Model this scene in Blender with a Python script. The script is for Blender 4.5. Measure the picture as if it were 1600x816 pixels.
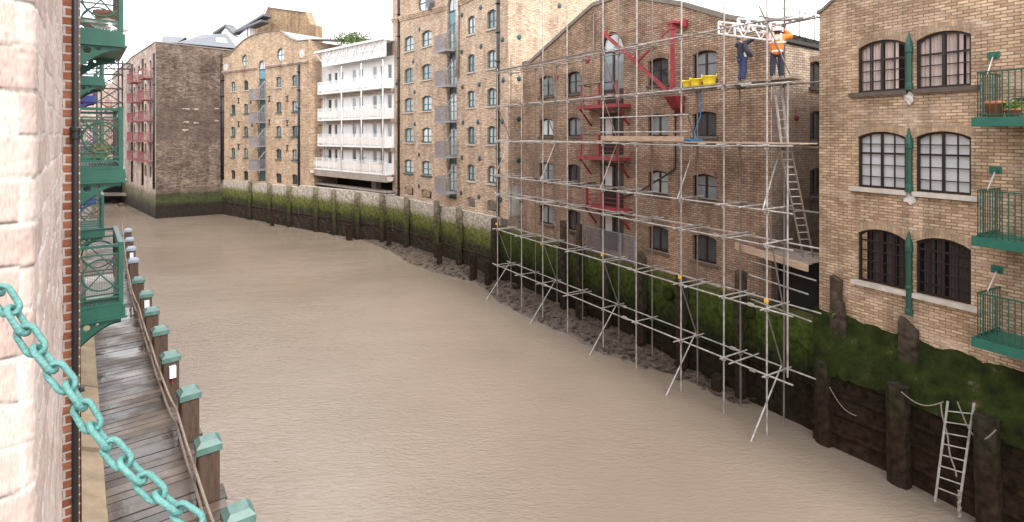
import bpy, bmesh, math, random
import numpy as np
from mathutils import Vector, Matrix, noise as mnoise
R = random.Random(7)
rad = math.radians
for o in list(bpy.data.objects): bpy.data.objects.remove(o)
SC = bpy.context.scene
COL = SC.collection

# ------------------------------------------------------------------ camera
F_PX, CX, HY = 850.0, 800.0, 211.0            # focal length and horizon of the 1600 x 816 photograph
cd = bpy.data.cameras.new('camera'); cam = bpy.data.objects.new('camera', cd); COL.objects.link(cam)
cam.location = (0, 0, 0); cam.rotation_euler = (rad(90), 0, 0)
cd.sensor_width = 36; cd.lens = F_PX / 1600 * 36; cd.shift_y = -(408 - HY) / 1600
cd.clip_start = .05; cd.clip_end = 1500
SC.camera = cam
# ------------------------------------------------------------------ sky and sun
SUN_AZ = math.atan2(.60, -.80); SUN_EL = rad(48)
w = bpy.data.worlds.new('World'); SC.world = w; w.use_nodes = True
nt = w.node_tree; nt.nodes.clear()
out = nt.nodes.new('ShaderNodeOutputWorld'); bg = nt.nodes.new('ShaderNodeBackground')
sky = nt.nodes.new('ShaderNodeTexSky'); sky.sky_type = 'NISHITA'; sky.sun_disc = False
sky.sun_elevation = SUN_EL; sky.sun_rotation = SUN_AZ; sky.dust_density = 4; sky.air_density = 1.5
tc = nt.nodes.new('ShaderNodeTexCoord'); nz = nt.nodes.new('ShaderNodeTexNoise')
nz.inputs['Scale'].default_value = 3.0; nz.inputs['Detail'].default_value = 6
cr = nt.nodes.new('ShaderNodeValToRGB')
cr.color_ramp.elements[0].position = .3; cr.color_ramp.elements[0].color = (.80, .83, .88, 1)
cr.color_ramp.elements[1].position = .7; cr.color_ramp.elements[1].color = (1, 1, 1, 1)
ml = nt.nodes.new('ShaderNodeVectorMath'); ml.operation = 'SCALE'; ml.inputs['Scale'].default_value = 11.0
mx = nt.nodes.new('ShaderNodeMixRGB'); mx.inputs['Fac'].default_value = .88
nt.links.new(tc.outputs['Generated'], nz.inputs['Vector']); nt.links.new(nz.outputs['Fac'], cr.inputs['Fac'])
nt.links.new(cr.outputs['Color'], ml.inputs[0])
nt.links.new(sky.outputs['Color'], mx.inputs['Color1']); nt.links.new(ml.outputs['Vector'], mx.inputs['Color2'])
nt.links.new(mx.outputs['Color'], bg.inputs['Color']); bg.inputs['Strength'].default_value = .12
nt.links.new(bg.outputs['Background'], out.inputs['Surface'])
sl = bpy.data.lights.new('sun', 'SUN'); sl.energy = 1.5; sl.angle = rad(14); sl.color = (1, .95, .88)
so = bpy.data.objects.new('sun', sl); COL.objects.link(so)
sd = Vector((math.sin(SUN_AZ) * math.cos(SUN_EL), math.cos(SUN_AZ) * math.cos(SUN_EL), math.sin(SUN_EL)))
so.rotation_euler = sd.to_track_quat('Z', 'Y').to_euler(); so.location = sd * 80
vs = SC.view_settings; vs.view_transform = 'Standard'; vs.look = 'None'; vs.gamma = 1; vs.use_curve_mapping = False
vs.exposure = 1.22
SC.cycles.max_bounces = 6

# ------------------------------------------------------------------ materials
def _n(m, t): return m.node_tree.nodes.new(t)
def _base(name, rough=.8, metal=0.0, spec=.5):
    m = bpy.data.materials.new(name); m.use_nodes = True
    p = m.node_tree.nodes['Principled BSDF']
    p.inputs['Roughness'].default_value = rough; p.inputs['Metallic'].default_value = metal
    p.inputs['Specular IOR Level'].default_value = spec
    return m, p
def _mul(c, k): return (min(c[0]*k,1), min(c[1]*k,1), min(c[2]*k,1), 1)
def mat(name, c, rough=.7, metal=0.0, var=.18, scale=3.0, bump=.0, stretch=(1,1,1), spec=.5, dirt=None):
    m, p = _base(name, rough, metal, spec); L = m.node_tree.links
    t = _n(m,'ShaderNodeTexCoord'); mp = _n(m,'ShaderNodeMapping'); mp.inputs['Scale'].default_value = stretch
    n = _n(m,'ShaderNodeTexNoise'); n.inputs['Scale'].default_value = scale; n.inputs['Detail'].default_value = 7
    n.inputs['Roughness'].default_value = .65
    r = _n(m,'ShaderNodeValToRGB'); r.color_ramp.elements[0].position=.3; r.color_ramp.elements[1].position=.72
    r.color_ramp.elements[0].color = _mul(dirt,1) if dirt else _mul(c, 1-var); r.color_ramp.elements[1].color = _mul(c, 1+var*.7)
    L.new(t.outputs['Object'], mp.inputs['Vector']); L.new(mp.outputs['Vector'], n.inputs['Vector'])
    L.new(n.outputs['Fac'], r.inputs['Fac']); L.new(r.outputs['Color'], p.inputs['Base Color'])
    if bump:
        b = _n(m,'ShaderNodeBump'); b.inputs['Strength'].default_value = bump; b.inputs['Distance'].default_value=.02
        n2 = _n(m,'ShaderNodeTexNoise'); n2.inputs['Scale'].default_value = scale*4; n2.inputs['Detail'].default_value = 8
        L.new(mp.outputs['Vector'], n2.inputs['Vector'])
        L.new(n2.outputs['Fac'], b.inputs['Height']); L.new(b.outputs['Normal'], p.inputs['Normal'])
    return m
def brick(name, c1, c2, mortar, patch=.35, grime=.35, bw=.225, bh=.075, mort=.011, bands=None, rough=.9, streak=.25, pale=None, uscale=1.0):
    """stock brick laid in local (x+y, z) metres, with patchy firing colours, streaks and optional stain bands by height"""
    m, p = _base(name, rough, 0, .25); L = m.node_tree.links
    t = _n(m,'ShaderNodeTexCoord'); s = _n(m,'ShaderNodeSeparateXYZ'); a = _n(m,'ShaderNodeMath'); a.operation='ADD'
    cb = _n(m,'ShaderNodeCombineXYZ')
    L.new(t.outputs['Object'], s.inputs[0]); L.new(s.outputs['X'], a.inputs[0]); L.new(s.outputs['Y'], a.inputs[1])
    L.new(a.outputs[0], cb.inputs['X']); L.new(s.outputs['Z'], cb.inputs['Y'])
    wob = _n(m,'ShaderNodeTexNoise'); wob.inputs['Scale'].default_value = 2.2; wob.inputs['Detail'].default_value = 4
    L.new(cb.outputs[0], wob.inputs['Vector'])
    wm = _n(m,'ShaderNodeVectorMath'); wm.operation='MULTIPLY_ADD'; wm.inputs[1].default_value=(.03,.022,0)
    L.new(wob.outputs['Color'], wm.inputs[0]); L.new(cb.outputs[0], wm.inputs[2])
    b = _n(m,'ShaderNodeTexBrick'); b.inputs['Scale'].default_value = 1
    b.inputs['Brick Width'].default_value=bw*uscale; b.inputs['Row Height'].default_value=bh; b.inputs['Mortar Size'].default_value=mort
    b.inputs['Mortar Smooth'].default_value=.4; b.inputs['Bias'].default_value=-.1
    b.inputs['Color1'].default_value=(*c1,1); b.inputs['Color2'].default_value=(*c2,1); b.inputs['Mortar'].default_value=(*mortar,1)
    L.new(wm.outputs[0], b.inputs['Vector'])
    n1 = _n(m,'ShaderNodeTexNoise'); n1.inputs['Scale'].default_value=.45; n1.inputs['Detail'].default_value=8; n1.inputs['Roughness'].default_value=.62
    L.new(cb.outputs[0], n1.inputs['Vector'])
    mp = _n(m,'ShaderNodeMapping'); mp.inputs['Scale'].default_value=(2.6,9,1); L.new(cb.outputs[0], mp.inputs['Vector'])
    n2 = _n(m,'ShaderNodeTexNoise'); n2.inputs['Scale'].default_value=1.3; n2.inputs['Detail'].default_value=5; n2.inputs['Roughness'].default_value=.7
    L.new(mp.outputs[0], n2.inputs['Vector'])
    def rng(src, lo, hi, f0=.3, f1=.7):
        q = _n(m,'ShaderNodeMapRange'); q.inputs['From Min'].default_value=f0; q.inputs['From Max'].default_value=f1
        q.inputs['To Min'].default_value=lo; q.inputs['To Max'].default_value=hi; L.new(src, q.inputs['Value']); return q.outputs[0]
    g1 = rng(n1.outputs['Fac'], 1-patch, 1+patch*.6); g2 = rng(n2.outputs['Fac'], 1-streak, 1+streak)
    mm = _n(m,'ShaderNodeMath'); mm.operation='MULTIPLY'; L.new(g1, mm.inputs[0]); L.new(g2, mm.inputs[1])
    sc = _n(m,'ShaderNodeVectorMath'); sc.operation='SCALE'; L.new(b.outputs['Color'], sc.inputs[0]); L.new(mm.outputs[0], sc.inputs['Scale'])
    col = sc.outputs[0]
    if pale:                                     # lime and mortar smears across the faces
        n3 = _n(m,'ShaderNodeTexNoise'); n3.inputs['Scale'].default_value=pale[2]; n3.inputs['Detail'].default_value=9; n3.inputs['Roughness'].default_value=.72
        mp3 = _n(m,'ShaderNodeMapping'); mp3.inputs['Scale'].default_value=(1,2.4,1); mp3.inputs['Location'].default_value=(3.3,7.1,0)
        L.new(cb.outputs[0], mp3.inputs['Vector']); L.new(mp3.outputs[0], n3.inputs['Vector'])
        k = rng(n3.outputs['Fac'], 0, pale[1], pale[3], pale[3]+.14)
        q = _n(m,'ShaderNodeMixRGB'); L.new(k, q.inputs['Fac']); L.new(col, q.inputs['Color1']); q.inputs['Color2'].default_value=(*pale[0],1); col=q.outputs[0]
    if grime:                                    # soot and rain streaks running down the wall
        mp4 = _n(m,'ShaderNodeMapping'); mp4.inputs['Scale'].default_value=(1.5,.22,1); L.new(cb.outputs[0], mp4.inputs['Vector'])
        n4 = _n(m,'ShaderNodeTexNoise'); n4.inputs['Scale'].default_value=1.0; n4.inputs['Detail'].default_value=7; n4.inputs['Roughness'].default_value=.6; n4.inputs['Distortion'].default_value=.3
        L.new(mp4.outputs[0], n4.inputs['Vector'])
        k4 = rng(n4.outputs['Fac'], 1-grime, 1.0, .36, .54)
        sg = _n(m,'ShaderNodeVectorMath'); sg.operation='SCALE'; L.new(col, sg.inputs[0]); L.new(k4, sg.inputs['Scale']); col=sg.outputs[0]
    if bands: col = zband(m, s.outputs['Z'], col, bands)
    L.new(col, p.inputs['Base Color'])
    bp = _n(m,'ShaderNodeBump'); bp.inputs['Strength'].default_value=.7; bp.inputs['Distance'].default_value=.015
    h = _n(m,'ShaderNodeMath'); h.operation='MULTIPLY_ADD'; h.inputs[1].default_value=-1.2
    L.new(b.outputs['Fac'], h.inputs[0]); L.new(n2.outputs['Fac'], h.inputs[2])
    L.new(h.outputs[0], bp.inputs['Height']); L.new(bp.outputs['Normal'], p.inputs['Normal'])
    return m
def zband(m, zsock, col, bands, amp=.9):
    """stains at heights: bands = [(z, colour, strength)...], waterline growth with a ragged edge"""
    L = m.node_tree.links
    n = _n(m,'ShaderNodeTexNoise'); n.inputs['Scale'].default_value=1.1; n.inputs['Detail'].default_value=9; n.inputs['Roughness'].default_value=.7
    t = _n(m,'ShaderNodeTexCoord'); mp = _n(m,'ShaderNodeMapping'); mp.inputs['Scale'].default_value=(1.5,1.5,.7)
    L.new(t.outputs['Object'], mp.inputs['Vector']); L.new(mp.outputs[0], n.inputs['Vector'])
    ma = _n(m,'ShaderNodeMath'); ma.operation='MULTIPLY_ADD'; ma.inputs[1].default_value=amp; L.new(n.outputs['Fac'], ma.inputs[0]); L.new(zsock, ma.inputs[2])
    z0, z1 = bands[0][0], bands[-1][0]
    mr = _n(m,'ShaderNodeMapRange'); mr.inputs['From Min'].default_value=z0+amp*.5; mr.inputs['From Max'].default_value=z1+amp*.5
    L.new(ma.outputs[0], mr.inputs['Value'])
    r = _n(m,'ShaderNodeValToRGB'); al = _n(m,'ShaderNodeValToRGB')
    for rr, idx in ((r,1),(al,2)):
        e = rr.color_ramp.elements
        while len(e) < len(bands): e.new(.5)
        for i, bd in enumerate(bands):
            e[i].position = (bd[0]-z0)/(z1-z0)
            e[i].color = (*bd[1],1) if idx==1 else (bd[2],bd[2],bd[2],1)
        L.new(mr.outputs[0], rr.inputs['Fac'])
    n2 = _n(m,'ShaderNodeTexNoise'); n2.inputs['Scale'].default_value=5; n2.inputs['Detail'].default_value=8; L.new(t.outputs['Object'], n2.inputs['Vector'])
    mr2 = _n(m,'ShaderNodeMapRange'); mr2.inputs['From Min'].default_value=.3; mr2.inputs['From Max'].default_value=.7; mr2.inputs['To Min'].default_value=.45; mr2.inputs['To Max'].default_value=1.4
    L.new(n2.outputs['Fac'], mr2.inputs['Value'])
    sc = _n(m,'ShaderNodeVectorMath'); sc.operation='SCALE'; L.new(r.outputs['Color'], sc.inputs[0]); L.new(mr2.outputs[0], sc.inputs['Scale'])
    q = _n(m,'ShaderNodeMixRGB'); L.new(al.outputs['Color'], q.inputs['Fac']); L.new(col, q.inputs['Color1']); L.new(sc.outputs[0], q.inputs['Color2'])
    return q.outputs[0]
def band_mat(name, bands, rough=.75, amp=.9, bump=.6):
    m, p = _base(name, .9, 0, .06); L = m.node_tree.links
    t = _n(m,'ShaderNodeTexCoord'); s = _n(m,'ShaderNodeSeparateXYZ'); L.new(t.outputs['Object'], s.inputs[0])
    rgb = _n(m,'ShaderNodeRGB'); rgb.outputs[0].default_value=(.2,.2,.2,1)
    c = zband(m, s.outputs['Z'], rgb.outputs[0], bands, amp); L.new(c, p.inputs['Base Color'])
    b = _n(m,'ShaderNodeBump'); b.inputs['Strength'].default_value=bump; b.inputs['Distance'].default_value=.03
    n2 = _n(m,'ShaderNodeTexNoise'); n2.inputs['Scale'].default_value=7; n2.inputs['Detail'].default_value=9; L.new(t.outputs['Object'], n2.inputs['Vector'])
    L.new(n2.outputs['Fac'], b.inputs['Height']); L.new(b.outputs['Normal'], p.inputs['Normal'])
    return m
def glass(name, tint=(.02,.025,.03), alpha=.35, rough=.03):
    m, p = _base(name, rough, 0, .6); L = m.node_tree.links
    p.inputs['Base Color'].default_value=(*tint,1)
    tr = _n(m,'ShaderNodeBsdfTransparent'); mxx = _n(m,'ShaderNodeMixShader'); mxx.inputs['Fac'].default_value=alpha
    o = m.node_tree.nodes['Material Output']
    L.new(tr.outputs[0], mxx.inputs[1]); L.new(p.outputs[0], mxx.inputs[2]); L.new(mxx.outputs[0], o.inputs['Surface'])
    return m
DARK=(.016,.013,.010); GREEN=(.042,.055,.014); MUDD=(.05,.04,.03)
M = {}
M['brickA'] = brick('yellow_stock_brick', (.60,.43,.28), (.35,.215,.13), (.23,.165,.12), .32, pale=((.62,.48,.38),.5,.55,.51), mort=.014, bw=.26, bh=.086)
M['brickB'] = brick('red_brown_brick', (.53,.365,.245), (.31,.19,.125), (.13,.09,.07), .42, pale=((.48,.37,.29),.4,.5,.53), mort=.015, bw=.26, bh=.09, bands=[(-6.2,(.20,.13,.10),.36),(-2.5,(.22,.145,.11),.3),(1.0,(.22,.145,.11),.2),(3.0,(.3,.2,.15),0)])
M['brickBside'] = brick('pale_side_brick', (.66,.53,.41), (.46,.34,.25), (.25,.19,.15), .3, mort=.015, bw=.26, bh=.09, pale=((.7,.6,.5),.5,.5,.52), bands=[(-6.6,(.06,.042,.034),.9),(-2.0,(.13,.09,.07),.75),(.8,(.2,.13,.1),.5),(2.2,(.3,.2,.15),0)])
M['brickC'] = brick('buff_brick', (.69,.53,.39), (.48,.335,.235), (.30,.22,.16), .24, pale=((.68,.55,.42),.5,.8,.52), streak=.5, bw=.32, bh=.11, mort=.015, grime=.22)
M['brickD'] = brick('pale_orange_brick', (.60,.445,.31), (.42,.29,.195), (.28,.2,.14), .26, pale=((.62,.47,.34),.45,.8,.52), streak=.5, bw=.42, bh=.16, mort=.02, grime=.2)
M['brickE'] = brick('soot_brown_brick', (.200,.150,.118), (.085,.061,.050), (.12,.09,.075), .55, streak=.8, pale=((.34,.26,.205),.6,.6,.54), bw=.45, bh=.17, mort=.02, grime=.3,
    bands=[(-9.6,DARK,.95),(-8.2,DARK,.95),(-7.7,GREEN,.9),(-6.9,(.03,.036,.014),.8),(-6.2,(.2,.14,.11),.0),(-1.5,(.2,.14,.11),.0),(-.5,(.085,.06,.055),.45),(3.6,(.085,.06,.052),.5),(4.3,(.2,.14,.11),.0)])
M['brickE2'] = brick('pinkish_brick', (.52,.39,.32), (.36,.245,.195), (.45,.36,.3), .3, bw=.42, bh=.16, pale=((.62,.55,.5),.8,.6,.5),
    bands=[(-9.6,DARK,.95),(-8.6,DARK,.9),(-8.0,GREEN,.85),(-7.0,GREEN,.6),(-6.2,(.3,.22,.16),.0)])
M['brickF'] = brick('orange_stock_brick', (.42,.285,.175), (.28,.175,.10), (.26,.19,.13), .25, bw=.42, bh=.16, streak=.5)
M['brickR'] = brick('bright_red_brick', (.48,.20,.12), (.34,.12,.07), (.70,.60,.54), .2, mort=.010, bw=.10, bh=.066, pale=((.6,.42,.36),.4,.9,.56))
M['soldier'] = brick('arch_brick', (.46,.33,.21), (.36,.22,.14), (.33,.26,.2), .25, bw=.075, bh=.24)
M['soldierB'] = brick('arch_brick_brown', (.33,.21,.14), (.22,.13,.09), (.28,.21,.16), .25, bw=.075, bh=.24)
M['quayA'] = band_mat('river_wall_timber', [(-10.4,(.045,.029,.019),1),(-9.2,(.034,.021,.014),1),(-7.6,(.022,.015,.010),1),(-7.0,(.022,.026,.009),1),(-6.3,(.035,.045,.012),1)])
M['quayB'] = band_mat('river_wall_mossy', [(-10.4,(.026,.019,.013),1),(-8.4,(.020,.015,.010),1),(-7.7,(.02,.022,.01),1),(-7.1,(.036,.05,.011),1),(-6.3,(.056,.076,.018),1),(-5.7,(.12,.105,.045),1)])
M['quayC'] = band_mat('river_wall_concrete', [(-10.4,(.035,.026,.019),1),(-8.1,(.048,.038,.028),1),(-7.55,(.05,.05,.027),1),(-7.2,(.095,.105,.03),1),(-6.5,(.155,.16,.055),1),(-6.1,(.40,.36,.30),1),(-5.2,(.50,.45,.39),1)])
M['moss'] = mat('moss', (.030,.036,.010), .95, var=.7, scale=2.6, bump=1.0, dirt=(.010,.010,.006), spec=.04)
_r=[n_ for n_ in M['moss'].node_tree.nodes if n_.type=='VALTORGB'][0].color_ramp
_e=_r.elements.new(.60); _e.color=(.028,.038,.009,1); _r.elements[-1].position=.71; _r.elements[-1].color=(.105,.085,.058,1); _e2=_r.elements.new(.645); _e2.color=(.042,.04,.017,1)
M['moss_tuft'] = mat('moss_tuft', (.028,.042,.008), .95, var=.5, scale=6, spec=.05)
M['pile'] = band_mat('wet_timber', [(-10.4,(.036,.023,.016),1),(-8.3,(.030,.020,.014),1),(-7.2,(.030,.027,.016),1),(-6.2,(.045,.037,.026),1),(-5.0,(.085,.062,.046),1)])
M['pileC'] = band_mat('mossy_timber', [(-10.4,(.03,.024,.017),1),(-8.2,(.04,.034,.022),1),(-7.3,(.06,.066,.022),1),(-6.3,(.12,.115,.06),1),(-5.2,(.27,.23,.18),1)])
M['mud'] = mat('mud', (.105,.075,.052), .55, var=.5, scale=2.5, bump=1.0, dirt=(.045,.034,.026))
M['rubble'] = mat('rubble', (.080,.054,.037), .6, var=.7, scale=1.7, bump=.7, dirt=(.03,.023,.018))
M['ground'] = mat('ground', (.20,.18,.16), .9, var=.3, scale=.8)
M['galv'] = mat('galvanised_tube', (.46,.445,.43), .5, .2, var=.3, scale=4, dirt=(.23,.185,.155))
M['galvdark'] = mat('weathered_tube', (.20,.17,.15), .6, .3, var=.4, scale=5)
M['board'] = mat('scaffold_board', (.43,.30,.21), .85, var=.35, scale=3, stretch=(1,8,8), bump=.3)
M['board_grey'] = mat('grey_board', (.25,.2,.16), .85, var=.4, scale=3, stretch=(1,8,8), bump=.3)
M['green'] = mat('green_paint', (.020,.118,.083), .4, var=.22, scale=4)
M['green_dark'] = mat('dark_green_paint', (.012,.075,.050), .45, var=.25, scale=4)
M['teal'] = mat('teal_paint', (.05,.13,.14), .5, var=.25, scale=2)
M['tealdark'] = mat('dark_teal_paint', (.03,.085,.09), .5, var=.3, scale=2)
M['tealpanel'] = mat('teal_panel', (.13,.27,.32), .5, var=.2, scale=1.5)
M['chain'] = mat('chain_turquoise_paint', (.085,.235,.215), .4, var=.25, scale=45, bump=.35)
_r=[n_ for n_ in M['chain'].node_tree.nodes if n_.type=='VALTORGB'][0].color_ramp
_r.elements[0].position=.27; _r.elements[0].color=(.10,.06,.035,1); _e=_r.elements.new(.33); _e.color=(.065,.18,.165,1)
M['cap'] = mat('pale_green_cap', (.095,.185,.166), .4, var=.25, scale=8)
M['capblue'] = mat('pale_blue_cap', (.24,.29,.36), .4, var=.2, scale=8)
M['red'] = mat('red_paint', (.30,.036,.045), .45, var=.3, scale=3)
M['darkred'] = mat('dark_red_paint', (.20,.012,.02), .5, var=.3, scale=3)
M['redE'] = mat('faded_red_paint', (.27,.085,.085), .6, var=.3, scale=3)
M['white'] = mat('white_paint', (.84,.84,.83), .5, var=.06, scale=1.0)
M['white2'] = mat('white_cladding', (.84,.83,.82), .6, var=.07, scale=.8)
M['cream'] = mat('cream_panel', (.76,.72,.67), .5, var=.12, scale=.6)
M['offwhite'] = mat('limewash', (.66,.63,.60), .8, var=.2, scale=1.2, dirt=(.42,.38,.34))
M['stone'] = mat('stone_sill', (.50,.45,.39), .85, var=.25, scale=3)
M['darkstone'] = mat('dark_sill', (.10,.075,.06), .8, var=.3, scale=4)
M['limepatch'] = mat('lime_patch', (.36,.29,.235), .9, var=.4, scale=3)
M['concrete'] = mat('concrete', (.36,.31,.26), .85, var=.25, scale=1.4, bump=.3)
M['brownframe'] = mat('dark_brown_frame', (.020,.012,.010), .4, var=.2, scale=4)
M['black'] = mat('black_iron', (.018,.016,.017), .45, var=.3, scale=6)
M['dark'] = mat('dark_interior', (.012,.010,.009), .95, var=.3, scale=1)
M['slate'] = mat('slate', (.125,.13,.15), .5, var=.14, scale=1.2, stretch=(1,1,6))
M['lead'] = mat('lead_sheet', (.27,.28,.30), .5, var=.1, scale=1)
M['roofdark'] = mat('dark_felt', (.05,.048,.05), .8, var=.2, scale=2)
M['coping'] = mat('coping', (.21,.18,.15), .9, var=.35, scale=2.4)
M['steelgrey'] = mat('grey_blue_rail', (.30,.29,.31), .5, .2, var=.2, scale=3)
M['mesh'] = mat('perforated_panel', (.40,.35,.33), .6, var=.15, scale=4)
M['rope'] = mat('rope', (.27,.22,.18), .9, var=.35, scale=30, bump=.4)
M['deck'] = mat('wet_deck_timber', (.110,.084,.066), .3, var=.5, scale=1.3, bump=.25, dirt=(.04,.029,.022))
def planks(m, lo=.55, hi=1.5, wet=True):
    nt_=m.node_tree; p=nt_.nodes['Principled BSDF']; L=nt_.links; src=p.inputs['Base Color'].links[0].from_socket
    g_=_n(m,'ShaderNodeNewGeometry'); q=_n(m,'ShaderNodeMapRange'); q.inputs['To Min'].default_value=lo; q.inputs['To Max'].default_value=hi
    L.new(g_.outputs['Random Per Island'],q.inputs['Value']); sc_=_n(m,'ShaderNodeVectorMath'); sc_.operation='SCALE'
    L.new(src,sc_.inputs[0]); L.new(q.outputs[0],sc_.inputs['Scale']); L.new(sc_.outputs[0],p.inputs['Base Color'])
    if wet:
        t_=_n(m,'ShaderNodeTexCoord'); n_=_n(m,'ShaderNodeTexNoise'); n_.inputs['Scale'].default_value=.9; n_.inputs['Detail'].default_value=5
        r_=_n(m,'ShaderNodeMapRange'); r_.inputs['From Min'].default_value=.38; r_.inputs['From Max'].default_value=.62; r_.inputs['To Min'].default_value=.10; r_.inputs['To Max'].default_value=.62
        L.new(t_.outputs['Object'],n_.inputs['Vector']); L.new(n_.outputs['Fac'],r_.inputs['Value']); L.new(r_.outputs[0],p.inputs['Roughness'])
planks(M['deck'],.6,1.3); planks(M['board'],.7,1.25,False); planks(M['board_grey'],.6,1.3,False)
M['post'] = mat('post_timber', (.085,.052,.036), .7, var=.45, scale=5, stretch=(4,4,.6), bump=.5)
M['plinth'] = mat('sandstone_plinth', (.33,.25,.165), .9, var=.35, scale=2.2, bump=.5)
M['terracotta'] = mat('terracotta', (.45,.16,.075), .75, var=.2, scale=6)
M['leaf'] = mat('leaf', (.085,.13,.03), .7, var=.45, scale=5)
M['leafbright'] = mat('leaf_bright', (.17,.25,.04), .7, var=.4, scale=12)
M['yellow'] = mat('yellow_plastic', (.80,.58,.03), .45, var=.07, scale=3)
M['orange'] = mat('hi_vis_orange', (.90,.20,.025), .7, var=.10, scale=6, bump=.25)
M['reflect'] = mat('reflective_tape', (.78,.78,.74), .4, var=.06, scale=10)
M['navy'] = mat('navy_cloth', (.030,.034,.055), .85, var=.3, scale=8, bump=.4)
M['jeans'] = mat('blue_denim', (.045,.06,.14), .85, var=.3, scale=7, bump=.4)
M['skin'] = mat('skin', (.50,.29,.21), .55, var=.08, scale=10)
M['hair'] = mat('grey_hair', (.22,.2,.19), .8, var=.3, scale=30)
M['helmet'] = mat('white_helmet', (.72,.70,.66), .35, var=.08, scale=6)
M['boot'] = mat('boot', (.25,.2,.16), .8, var=.3, scale=8)
M['blue'] = mat('blue_rope', (.03,.22,.45), .7, var=.2, scale=20)
M['bluepaint'] = mat('blue_paint', (.03,.05,.22), .45, var=.2, scale=4)
M['clampy'] = mat('yellow_tag', (.75,.40,.05), .6, var=.1, scale=5)
M['pane'] = glass('window_glass', (.03,.035,.04), .14)
def pane_mat(nm, c, rough=.12):
    m = mat(nm, c, rough, 0, var=.35, scale=.9, spec=.8); return m
PA = [pane_mat('glazing_pale', (.42,.46,.46)), pane_mat('glazing_grey', (.22,.25,.26)), pane_mat('glazing_dark', (.05,.055,.06)), pane_mat('glazing_white', (.62,.64,.63))]
M['curtain_pink'] = mat('pale_pink_curtain', (.72,.58,.53), .9, var=.15, scale=2)
M['curtain_white'] = mat('white_paper_blind', (.80,.79,.79), .9, var=.06, scale=2)
M['curtain_brown'] = mat('dark_brown_curtain', (.06,.042,.036), .9, var=.2, scale=2)
M['curtain_grey'] = mat('grey_curtain', (.55,.52,.5), .9, var=.15, scale=2)

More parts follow.
